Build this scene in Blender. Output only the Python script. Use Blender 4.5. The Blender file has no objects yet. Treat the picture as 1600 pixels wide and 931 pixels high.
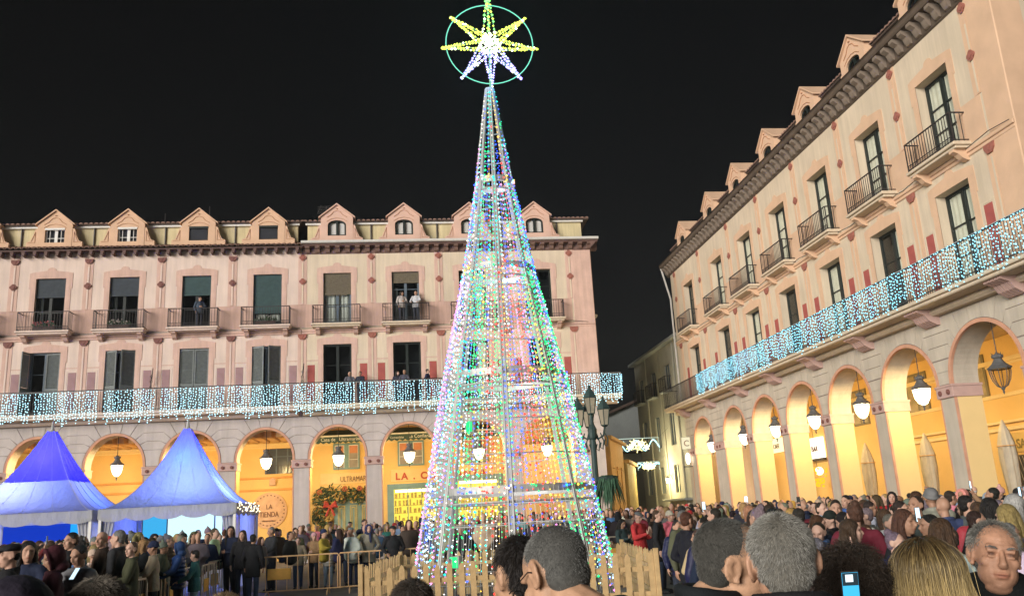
import bpy, bmesh, math, random
from mathutils import Vector, Matrix, noise as mnoise
R = math.radians
rng = random.Random(7)
S = bpy.context.scene
COL = S.collection

# ------------------------------------------------------------------ camera
F_PX, PITCH, ROLL, YAW, EYE = 1340.12, 0.24598, -0.05494, 0.12732, 1.8
def camera_axes():
    cp, sp, cy, sy = math.cos(PITCH), math.sin(PITCH), math.cos(YAW), math.sin(YAW)
    fw = Vector((sy*cp, cy*cp, sp)); r0 = Vector((cy, -sy, 0)); u0 = r0.cross(fw)
    c, s = math.cos(ROLL), math.sin(ROLL)
    return fw, c*r0 + s*u0, -s*r0 + c*u0
FW, RT, UP = camera_axes()
cam_data = bpy.data.cameras.new('camera')
cam_data.sensor_width = 36; cam_data.lens = 36*F_PX/1600
cam_data.clip_start = 0.05; cam_data.clip_end = 2000
cam = bpy.data.objects.new('camera', cam_data); COL.objects.link(cam)
m = Matrix((RT, UP, -FW)).transposed().to_4x4(); m.translation = (0, 0, EYE)
cam.matrix_world = m
S.camera = cam
def to_px(p):
    d = Vector(p) - Vector((0, 0, EYE)); z = d.dot(FW)
    return 800 + F_PX*d.dot(RT)/z, 465.5 - F_PX*d.dot(UP)/z
def from_px(px, py, depth):           # only used to work out where the foreground onlookers stand
    return Vector((0, 0, EYE)) + depth*(FW + (px-800)/F_PX*RT - (py-465.5)/F_PX*UP)

# ------------------------------------------------------------------ night sky, sun lamp, exposure
SUN_EL, SUN_AZ = R(9), R(224.5)        # azimuth clockwise from +Y: behind the camera, a little left
world = bpy.data.worlds.new('World'); S.world = world; world.use_nodes = True
wn = world.node_tree; bg = wn.nodes['Background']
sky = wn.nodes.new('ShaderNodeTexSky'); sky.sky_type = 'NISHITA'; sky.sun_disc = False
sky.sun_elevation = SUN_EL; sky.sun_rotation = SUN_AZ
hsv = wn.nodes.new('ShaderNodeHueSaturation'); hsv.inputs['Saturation'].default_value = .35     # city glow greys the night sky
wn.links.new(sky.outputs[0], hsv.inputs['Color']); wn.links.new(hsv.outputs[0], bg.inputs[0]); bg.inputs[1].default_value = 0.0010
sun_data = bpy.data.lights.new('sun', 'SUN'); sun_data.energy = 5.0; sun_data.angle = R(34)
sun_data.color = (1.0, 0.95, 0.88)
sun = bpy.data.objects.new('sun', sun_data); COL.objects.link(sun)
sun_from = Vector((math.sin(SUN_AZ)*math.cos(SUN_EL), math.cos(SUN_AZ)*math.cos(SUN_EL), math.sin(SUN_EL)))
sun.rotation_euler = sun_from.to_track_quat('Z', 'Y').to_euler()
S.view_settings.view_transform = 'Standard'; S.view_settings.look = 'None'
S.view_settings.exposure = 0.15; S.view_settings.gamma = 1
S.cycles.use_denoising = True
S.cycles.max_bounces = 6; S.cycles.diffuse_bounces = 3; S.cycles.glossy_bounces = 2
S.cycles.transparent_max_bounces = 12; S.cycles.transmission_bounces = 3
S.cycles.sample_clamp_indirect = 3
S.cycles.use_light_tree = True
S.cycles.volume_bounces = 0

# ------------------------------------------------------------------ materials
MATS = {}
def mat(name, col, rough=0.8, var=0.0, scale=3.0, bump=0.0, bscale=40.0, metal=0.0, spec=0.3, objcol=False, attr=None, streak=0.0, bstretch=1.0):
    if name in MATS: return MATS[name]
    M = bpy.data.materials.new(name); M.use_nodes = True; MATS[name] = M
    nt = M.node_tree; b = nt.nodes['Principled BSDF']
    b.inputs['Roughness'].default_value = rough; b.inputs['Metallic'].default_value = metal
    b.inputs['Specular IOR Level'].default_value = spec
    N, L = nt.nodes, nt.links
    tc = N.new('ShaderNodeTexCoord')
    if objcol:
        oi = N.new('ShaderNodeObjectInfo'); src = oi.outputs['Color']
    else:
        rgb = N.new('ShaderNodeRGB'); rgb.outputs[0].default_value = (*col, 1); src = rgb.outputs[0]
    if attr:
        at = N.new('ShaderNodeAttribute'); at.attribute_name = attr
        mx = N.new('ShaderNodeMix'); mx.data_type = 'RGBA'; mx.blend_type = 'MULTIPLY'; mx.inputs[0].default_value = 1
        L.new(src, mx.inputs[6]); L.new(at.outputs['Color'], mx.inputs[7]); src = mx.outputs[2]
    if var:
        no = N.new('ShaderNodeTexNoise'); no.inputs['Scale'].default_value = scale; no.inputs['Detail'].default_value = 5
        L.new(tc.outputs['Object'], no.inputs['Vector'])
        mr = N.new('ShaderNodeMapRange'); mr.inputs[1].default_value = .3; mr.inputs[2].default_value = .7
        mr.inputs[3].default_value = 1-var; mr.inputs[4].default_value = 1+var
        L.new(no.outputs[0], mr.inputs[0])
        hs = N.new('ShaderNodeMix'); hs.data_type = 'RGBA'; hs.blend_type = 'MULTIPLY'; hs.inputs[0].default_value = 1
        L.new(src, hs.inputs[6]); L.new(mr.outputs[0], hs.inputs[7]); src = hs.outputs[2]
    if streak:                                     # rain streaks and grime running down the render
        mp = N.new('ShaderNodeMapping'); mp.inputs['Scale'].default_value = (2.6, 2.6, .16); L.new(tc.outputs['Object'], mp.inputs['Vector'])
        n2 = N.new('ShaderNodeTexNoise'); n2.inputs['Scale'].default_value = 1.6; n2.inputs['Detail'].default_value = 7; n2.inputs['Roughness'].default_value = .65; L.new(mp.outputs[0], n2.inputs['Vector'])
        r2_ = N.new('ShaderNodeMapRange'); r2_.inputs[1].default_value = .38; r2_.inputs[2].default_value = .62; r2_.inputs[3].default_value = 1-streak; r2_.inputs[4].default_value = 1.03; L.new(n2.outputs[0], r2_.inputs[0])
        h2 = N.new('ShaderNodeMix'); h2.data_type = 'RGBA'; h2.blend_type = 'MULTIPLY'; h2.inputs[0].default_value = 1
        L.new(src, h2.inputs[6]); L.new(r2_.outputs[0], h2.inputs[7]); src = h2.outputs[2]
    L.new(src, b.inputs['Base Color'])
    if bump:
        bn = N.new('ShaderNodeTexNoise'); bn.inputs['Scale'].default_value = bscale; bn.inputs['Detail'].default_value = 6
        bm2 = N.new('ShaderNodeMapping'); bm2.inputs['Scale'].default_value = (1, 1, bstretch); L.new(tc.outputs['Object'], bm2.inputs['Vector']); L.new(bm2.outputs[0], bn.inputs['Vector'])
        bu = N.new('ShaderNodeBump'); bu.inputs['Strength'].default_value = bump; bu.inputs['Distance'].default_value = 0.02
        L.new(bn.outputs[0], bu.inputs['Height']); L.new(bu.outputs[0], b.inputs['Normal'])
    return M
def glow(name, col, strength, sample=True):
    if name in MATS: return MATS[name]
    M = bpy.data.materials.new(name); M.use_nodes = True; MATS[name] = M
    nt = M.node_tree; nt.nodes.remove(nt.nodes['Principled BSDF'])
    e = nt.nodes.new('ShaderNodeEmission'); e.inputs[0].default_value = (*col, 1); e.inputs[1].default_value = strength
    nt.links.new(e.outputs[0], nt.nodes['Material Output'].inputs[0])
    if not sample: M.cycles.emission_sampling = 'NONE'
    return M
def glass(name, tint=(1, 1, 1), refl=0.12, rough=0.03, glowcol=None, gs=0.0, gmix=0.0):
    if name in MATS: return MATS[name]
    M = bpy.data.materials.new(name); M.use_nodes = True; MATS[name] = M
    nt = M.node_tree; N, L = nt.nodes, nt.links; N.remove(N['Principled BSDF'])
    t = N.new('ShaderNodeBsdfTransparent'); t.inputs[0].default_value = (*tint, 1)
    g = N.new('ShaderNodeBsdfGlossy'); g.inputs['Roughness'].default_value = rough
    lw_ = N.new('ShaderNodeLayerWeight'); pw = N.new('ShaderNodeMath'); pw.operation = 'POWER'; pw.inputs[1].default_value = 4; L.new(lw_.outputs['Facing'], pw.inputs[0])
    ad = N.new('ShaderNodeMath'); ad.operation = 'MULTIPLY_ADD'; ad.inputs[1].default_value = .6; ad.inputs[2].default_value = refl*.5; L.new(pw.outputs[0], ad.inputs[0])
    mx = N.new('ShaderNodeMixShader'); L.new(ad.outputs[0], mx.inputs[0]); L.new(t.outputs[0], mx.inputs[1]); L.new(g.outputs[0], mx.inputs[2])
    out = mx.outputs[0]
    if glowcol:
        e = N.new('ShaderNodeEmission'); e.inputs[0].default_value = (*glowcol, 1); e.inputs[1].default_value = gs
        m2 = N.new('ShaderNodeMixShader'); m2.inputs[0].default_value = gmix
        L.new(out, m2.inputs[1]); L.new(e.outputs[0], m2.inputs[2]); out = m2.outputs[0]
    L.new(out, N['Material Output'].inputs[0])
    return M
def cloth_through(name, col, trans=0.5, rough=.8):
    """thin fabric that lets light through"""
    if name in MATS: return MATS[name]
    M = bpy.data.materials.new(name); M.use_nodes = True; MATS[name] = M
    nt = M.node_tree; N, L = nt.nodes, nt.links; N.remove(N['Principled BSDF'])
    d = N.new('ShaderNodeBsdfDiffuse'); t = N.new('ShaderNodeBsdfTranslucent')
    no = N.new('ShaderNodeTexNoise'); no.inputs['Scale'].default_value = 2.5
    tc = N.new('ShaderNodeTexCoord'); L.new(tc.outputs['Object'], no.inputs['Vector'])
    mr = N.new('ShaderNodeMapRange'); mr.inputs[3].default_value = .88; mr.inputs[4].default_value = 1.06; L.new(no.outputs[0], mr.inputs[0])
    mc = N.new('ShaderNodeMix'); mc.data_type = 'RGBA'; mc.blend_type = 'MULTIPLY'; mc.inputs[0].default_value = 1
    mc.inputs[6].default_value = (*col, 1); L.new(mr.outputs[0], mc.inputs[7])
    L.new(mc.outputs[2], d.inputs[0]); t.inputs[0].default_value = (*col, 1)
    wm = N.new('ShaderNodeMapping'); wm.inputs['Scale'].default_value = (1, 1, .5); L.new(tc.outputs['Object'], wm.inputs['Vector'])
    wn_ = N.new('ShaderNodeTexNoise'); wn_.inputs['Scale'].default_value = 3.2; wn_.inputs['Detail'].default_value = 4; L.new(wm.outputs[0], wn_.inputs['Vector'])
    bu = N.new('ShaderNodeBump'); bu.inputs['Strength'].default_value = .8; bu.inputs['Distance'].default_value = .09; L.new(wn_.outputs[0], bu.inputs['Height'])
    L.new(bu.outputs[0], d.inputs['Normal']); L.new(bu.outputs[0], t.inputs['Normal'])
    mx = N.new('ShaderNodeMixShader'); mx.inputs[0].default_value = trans
    L.new(d.outputs[0], mx.inputs[1]); L.new(t.outputs[0], mx.inputs[2]); L.new(mx.outputs[0], N['Material Output'].inputs[0])
    return M

# ------------------------------------------------------------------ objects
def tag(o, label=None, cat=None, group=None, kind=None):
    if label: o['label'] = label
    if cat: o['category'] = cat
    if group: o['group'] = group
    if kind: o['kind'] = kind
    return o
def empty(name, loc=(0, 0, 0), rz=0, label=None, cat=None, group=None):
    o = bpy.data.objects.new(name, None); o.empty_display_size = .2; COL.objects.link(o)
    o.location = loc; o.rotation_euler = (0, 0, rz)
    return tag(o, label, cat, group)
def obj(name, mesh, parent=None, loc=None, rot=None, kind=None):
    o = bpy.data.objects.new(name, mesh); COL.objects.link(o)
    if parent: o.parent = parent
    if loc is not None: o.location = loc
    if rot is not None: o.rotation_euler = rot
    if kind: o['kind'] = kind
    return o
def copy_tree(o, parent=None):
    c = o.copy(); COL.objects.link(c)
    if parent: c.parent = parent
    for ch in o.children: copy_tree(ch, c)
    return c

class MB:
    """collects shapes; build() links them as one mesh object"""
    def __init__(s): s.v, s.f, s.mi, s.cur = [], [], [], 0
    def add(s, vs, fs):
        b = len(s.v); s.v.extend(vs); s.f.extend([tuple(b+i for i in f) for f in fs]); s.mi.extend([s.cur]*len(fs)); return s
    def box(s, x0, x1, y0, y1, z0, z1):
        vs = [(x, y, z) for z in (z0, z1) for y in (y0, y1) for x in (x0, x1)]
        return s.add(vs, [(0, 2, 3, 1), (4, 5, 7, 6), (0, 1, 5, 4), (2, 6, 7, 3), (0, 4, 6, 2), (1, 3, 7, 5)])
    def bbox(s, x0, x1, y0, y1, z0, z1, b=.01):
        """box with chamfered front edges (front is -y)"""
        vs = [(x0, y1, z0), (x1, y1, z0), (x1, y1, z1), (x0, y1, z1), (x0, y0+b, z0), (x1, y0+b, z0), (x1, y0+b, z1), (x0, y0+b, z1),
              (x0+b, y0, z0+b), (x1-b, y0, z0+b), (x1-b, y0, z1-b), (x0+b, y0, z1-b)]
        return s.add(vs, [(3, 2, 1, 0), (0, 1, 5, 4), (1, 2, 6, 5), (2, 3, 7, 6), (3, 0, 4, 7), (4, 5, 9, 8), (5, 6, 10, 9), (6, 7, 11, 10), (7, 4, 8, 11), (8, 9, 10, 11)])
    def prism(s, poly, y0, y1):
        """poly: list of (x, z), counterclockwise seen from -y; extruded from y0 (front) to y1"""
        n = len(poly); vs = [(x, y0, z) for x, z in poly] + [(x, y1, z) for x, z in poly]
        return s.add(vs, [tuple(range(n)), tuple(range(2*n-1, n-1, -1))] + [(i, i+n, (i+1) % n+n, (i+1) % n) for i in range(n)])
    def tube(s, pts, r, n=6, closed=False, cap=True):
        pts = [Vector(p) for p in pts]; N = len(pts); rs = r if isinstance(r, (list, tuple)) else [r]*N
        rings = []; prev = None
        for i, p in enumerate(pts):
            if closed: t = pts[(i+1) % N] - pts[i-1]
            else: t = pts[min(i+1, N-1)] - pts[max(i-1, 0)]
            if t.length < 1e-9: t = Vector((0, 0, 1))
            t.normalize()
            if prev is None: a = t.orthogonal().normalized()
            else:
                a = prev - t*prev.dot(t)
                a = a.normalized() if a.length > 1e-6 else t.orthogonal().normalized()
            prev = a; b = t.cross(a)
            rings.append([tuple(p + (a*math.cos(2*math.pi*k/n) + b*math.sin(2*math.pi*k/n))*rs[i]) for k in range(n)])
        vs = [q for ring in rings for q in ring]; fs = []
        for i in range(N if closed else N-1):
            j = (i+1) % N
            fs += [(i*n+k, i*n+(k+1) % n, j*n+(k+1) % n, j*n+k) for k in range(n)]
        if cap and not closed: fs += [tuple(range(n-1, -1, -1)), tuple((N-1)*n+k for k in range(n))]
        return s.add(vs, fs)
    def lathe(s, prof, n=12, c=(0, 0, 0), ph=0.0, sx=1, sy=1):
        vs = [(c[0]+r*sx*math.cos(2*math.pi*k/n+ph), c[1]+r*sy*math.sin(2*math.pi*k/n+ph), c[2]+z) for r, z in prof for k in range(n)]
        fs = [(i*n+k, i*n+(k+1) % n, (i+1)*n+(k+1) % n, (i+1)*n+k) for i in range(len(prof)-1) for k in range(n)]
        fs += [tuple(range(n-1, -1, -1)), tuple((len(prof)-1)*n+k for k in range(n))]
        return s.add(vs, fs)
    def ball(s, c, r, n=8, m=6, sc=(1, 1, 1)):
        vs = [(c[0], c[1], c[2]-r*sc[2])]
        for i in range(1, m):
            a = math.pi*i/m - math.pi/2
            vs += [(c[0]+r*sc[0]*math.cos(a)*math.cos(2*math.pi*k/n), c[1]+r*sc[1]*math.cos(a)*math.sin(2*math.pi*k/n), c[2]+r*sc[2]*math.sin(a)) for k in range(n)]
        vs.append((c[0], c[1], c[2]+r*sc[2])); T = len(vs)-1
        fs = [(0, 1+(k+1) % n, 1+k) for k in range(n)]
        for i in range(m-2): fs += [(1+i*n+k, 1+i*n+(k+1) % n, 1+(i+1)*n+(k+1) % n, 1+(i+1)*n+k) for k in range(n)]
        fs += [(T, T-n+k, T-n+(k+1) % n) for k in range(n)]
        return s.add(vs, fs)
    def octa(s, c, r):
        x, y, z = c
        return s.add([(x+r, y, z), (x-r, y, z), (x, y+r, z), (x, y-r, z), (x, y, z+r), (x, y, z-r)],
                     [(0, 2, 4), (2, 1, 4), (1, 3, 4), (3, 0, 4), (2, 0, 5), (1, 2, 5), (3, 1, 5), (0, 3, 5)])
    def xf(s, M):
        s.v = [tuple(M @ Vector(p)) for p in s.v]; return s
    def mesh(s, name, mats, smooth=False):
        me = bpy.data.meshes.new(name); me.from_pydata(s.v, [], s.f)
        for mt in (mats if isinstance(mats, (list, tuple)) else [mats]): me.materials.append(mt)
        if s.cur: me.polygons.foreach_set('material_index', s.mi)
        if smooth: me.polygons.foreach_set('use_smooth', [True]*len(s.f))
        me.update(); return me
    def build(s, name, mats, parent=None, loc=None, rot=None, smooth=False, kind=None):
        return obj(name, s.mesh(name, mats, smooth), parent, loc, rot, kind)
CACHE = {}
def shared(key, fn):
    if key not in CACHE: CACHE[key] = fn()
    return CACHE[key]
def text(name, body, size, material, parent, loc, rot=(R(90), 0, 0), ext=.015, align='CENTER', sx=1.0, space=1.0, bold=0):
    cu = bpy.data.curves.new(name, 'FONT'); cu.body = body; cu.size = size; cu.extrude = ext; cu.align_x = align
    cu.space_character = space; cu.materials.append(material)
    if bold: cu.offset = bold
    o = bpy.data.objects.new(name, cu); COL.objects.link(o)
    me = bpy.data.meshes.new_from_object(o.evaluated_get(bpy.context.evaluated_depsgraph_get())); bpy.data.objects.remove(o)
    o = obj(name, me, parent, loc, rot); o.scale = (sx, 1, 1)
    return o
def lamp(name, loc, power, col, radius=.1, parent=None):
    d = bpy.data.lights.new(name, 'POINT'); d.energy = power; d.color = col; d.shadow_soft_size = radius
    o = bpy.data.objects.new(name, d); COL.objects.link(o); o.location = loc
    if parent: o.parent = parent
    return o
# ================================================================== arcaded buildings
# local frame of a building: x along the facade, -y towards the square, z up
M_CREAM = mat('cream_render', (.64, .53, .40), .9, .09, .7, .15, 30, streak=.10)
M_CREAMR = mat('cream_render_right', (.605, .495, .365), .9, .09, .7, .15, 30, streak=.10)
M_PALE = mat('pale_pink_render', (.68, .54, .46), .9, .09, .7, .15, 30, streak=.10)
M_PINK = mat('pink_paint', (.61, .41, .335), .9, .10, 1.5, .1, 40, streak=.12)
M_ORANGE = mat('salmon_paint', (.62, .41, .27), .9, .08, 1.5, .1, 40)
M_PINKD = mat('dusty_pink_band', (.55, .36, .29), .9, .10, .9, .12, 30, streak=.2)
M_MAUVE = mat('mauve_panel_paint', (.33, .20, .20), .9, .1, 3)
M_REDP = mat('brick_red_paint', (.36, .09, .075), .9, .12, 3)
M_ROSET = mat('dark_rosette', (.20, .085, .07), .8, .15, 8, .3, 60)
M_ROSETR = mat('red_rosette', (.31, .115, .085), .8, .15, 8, .3, 60)
M_STONE = mat('lilac_grey_render', (.49, .43, .40), .92, .10, 1.2, .2, 25, streak=.10)
M_STONER = mat('buff_grey_render', (.48, .42, .34), .92, .10, 1.2, .2, 25, streak=.10)
M_JOINT = mat('dark_joint', (.26, .21, .18), .95, .1, 5)
M_TRIM = mat('arch_edge_paint', (.55, .29, .19), .85, .1, 4)
M_CAP = mat('impost_pink', (.48, .32, .28), .9, .08, 3, .15, 30)
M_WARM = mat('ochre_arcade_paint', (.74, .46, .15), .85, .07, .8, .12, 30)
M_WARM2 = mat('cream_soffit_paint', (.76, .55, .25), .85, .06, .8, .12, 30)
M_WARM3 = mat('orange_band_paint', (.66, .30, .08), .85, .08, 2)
M_BEAM = mat('orange_joist_paint', (.62, .36, .15), .8, .1, 3)
M_YELLOW = mat('attic_yellow_render', (.62, .52, .31), .9, .1, 1.2, .15, 30, streak=.2)
M_DORM = mat('dormer_peach', (.64, .42, .28), .9, .08, 1.5, .12, 40)
M_DORMP = mat('dormer_pink', (.64, .42, .33), .9, .08, 1.5, .12, 40)
M_LINE = mat('painted_line', (.42, .20, .11), .9)
M_WOODD = mat('dark_brown_timber', (.12, .07, .06), .75, .25, 6, .3, 30)
M_CORN = mat('brown_cornice', (.16, .095, .08), .75, .2, 3, .2, 30)
M_CORBR = mat('grey_brown_cornice', (.10, .072, .052), .75, .2, 3, .2, 30)
M_TILE = mat('old_clay_tile', (.24, .145, .11), .9, .35, 7, .4, 30)
M_ROOF = mat('dark_roof_tile', (.10, .07, .055), .9, .3, 5, .4, 20)
M_GUT = mat('white_gutter', (.62, .60, .56), .5, .08, 4)
M_WHITE = mat('white_paint', (.72, .70, .66), .6, .05, 4)
M_PIPE = mat('dark_downpipe', (.07, .055, .045), .5)
M_IRON = mat('black_iron', (.035, .03, .03), .5, .2, 9)
M_FRAME = mat('dark_green_frame', (.016, .021, .019), .45, .2, 9)
M_FRAMEB = mat('blue_grey_frame', (.10, .13, .16), .5, .15, 9)
M_SHUT = mat('grey_green_shutter', (.15, .165, .16), .6, .15, 6)
M_BLIND = mat('dark_slate_blind', (.045, .055, .065), .7, .15, 6)
M_BLINDG = mat('dark_teal_blind', (.04, .075, .075), .7, .15, 6)
M_BLINDB = mat('brown_reed_blind', (.15, .125, .085), .8, .25, 14, .3, 60)
M_CURT = mat('white_curtain', (.55, .53, .50), .9, .08, 5)
M_CURTD = mat('darkened_curtain', (.16, .16, .16), .9, .1, 5)  # white curtain darkened in its colour for the shade of dark windows
M_CURTP = mat('pale_curtain', (.74, .66, .54), .9, .08, 5)
M_DARK = mat('dark_room', (.030, .032, .038), .9, .2, 2)  # near-black colour stands in for the shade of unlit rooms
M_PANE = glass('window_glass', (.92, .95, .94), .08)
M_PAVE = mat('paving', (.17, .155, .14), .85, .2, 2, .2, 20)

UW, LW = (12.0, 14.8), (7.70, 10.92)      # upper and lower window openings
SLAB, RAIL, CROWN, SPRING, IMP = (7.42, 7.66), 8.80, 6.62, 5.10, (4.62, 5.02)
WALLTOP = 15.95

def arch_band(mb, xc, r0, r1, rz0, rz1, zs, z0, y0, y1, n=28):
    """band between two concentric arches, running down both jambs to z0"""
    a = [(xc-r0*math.cos(math.pi*i/n), zs+rz0*math.sin(math.pi*i/n)) for i in range(n+1)]
    b = [(xc-r1*math.cos(math.pi*i/n), zs+rz1*math.sin(math.pi*i/n)) for i in range(n+1)]
    a = [(a[0][0], z0)] + a + [(a[-1][0], z0)]; b = [(b[0][0], z0)] + b + [(b[-1][0], z0)]
    N = len(a)
    vs = [(x, y, z) for y in (y0, y1) for pts in (a, b) for x, z in pts]; fs = []
    for i in range(N-1):
        fs += [(i, i+1, N+i+1, N+i), (2*N+i, 3*N+i, 3*N+i+1, 2*N+i+1), (i, 2*N+i, 2*N+i+1, i+1), (N+i, N+i+1, 3*N+i+1, 3*N+i)]
    mb.add(vs, fs)
def arch_wall(mb, xl, xr, xc, r, rz, zs, ztop, y0, y1, n=28, z0=0.0):
    P = [(xc-r, z0)] + [(xc-r*math.cos(math.pi*i/n), zs+rz*math.sin(math.pi*i/n)) for i in range(n+1)] + [(xc+r, z0)]
    for y, flip in ((y0, 0), (y1, 1)):
        b = len(mb.v); vs = [(xl, y, z0), (xl, y, ztop), (xr, y, ztop), (xr, y, z0)]
        for x, z in P: vs.append((x, y, z))
        for x, z in P[1:-1]: vs.append((x, y, ztop))
        n1 = len(P); fs = []
        fs.append((0, 4, 4+n1, 1)); fs.append((4+n1-1, 3, 2, 4+n1+n1-3))
        for i in range(1, n1-2): fs.append((4+i, 4+i+1, 4+n1+i, 4+n1+i-1))
        if flip: fs = [tuple(reversed(f)) for f in fs]
        mb.add(vs, fs)
    k = len(P); vs = [(x, y0, z) for x, z in P] + [(x, y1, z) for x, z in P]
    mb.cur = 1; mb.add(vs, [(i, k+i, k+i+1, i+1) for i in range(k-1)]); mb.cur = 0
    mb.add([(xl, y0, z0), (xl, y1, z0), (xl, y1, ztop), (xl, y0, ztop), (xr, y0, z0), (xr, y1, z0), (xr, y1, ztop), (xr, y0, ztop)], [(0, 3, 2, 1), (4, 5, 6, 7), (3, 7, 6, 2)])

HALF = []
def block_polys(P, r, rz):
    """masonry courses between two arches (x measured from one arch centre), and the crown wedges"""
    ra, rza, g = r+.13, rz+.13, .022
    th = [R(3), R(13), R(26), R(38), R(50)]; zz = [IMP[1]+.02, 5.42, 5.84, 6.27, 6.69]
    top = 7.16; tt = R(63)
    arc = lambda a: (ra*math.cos(a), SPRING+rza*math.sin(a))
    def jl(k, dz):
        a = th[k]; x, z = arc(a + (g/ra if dz > 0 else -g/ra))
        if k == 0: return [(ra, zz[0]+dz)]
        l = max(ra+.02, (zz[k]+dz-SPRING)/math.sin(a)); pt = (l*math.cos(a), zz[k]+dz)
        return [(x, z), pt] if pt[0] > x+.02 else [(x, z)]
    out = []; HALF.clear()
    for k in range(5):
        lo = jl(k, g/2); a0 = th[k]
        if k < 4:
            hi = jl(k+1, -g/2); a1 = th[k+1]
        else:
            l = (top-SPRING)/math.sin(tt); hi = [arc(tt-g/ra), (l*math.cos(tt)+.015, top)]; a1 = tt
        arcp = [arc(a0+(a1-a0)*t) for t in (.3, .6, .85)]
        left = lo[::-1] + arcp + hi                  # from the pier side along the bottom joint, up the arch, out on the top joint
        right = [(P-x, z) for x, z in left][::-1]
        out.append(left + right); HALF.append(left)
    def wedge(a0, a1):
        a0 += g/ra/2; a1 -= g/ra/2
        pts = [arc(a0+(a1-a0)*t) for t in (0, .5, 1)]
        e = lambda a: ((top-SPRING)/math.tan(a), top)
        return pts + [e(a1), e(a0)]
    wed = [wedge(R(63), R(81)), wedge(R(81), R(99)), wedge(R(99), R(117))]
    return out, wed

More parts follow.
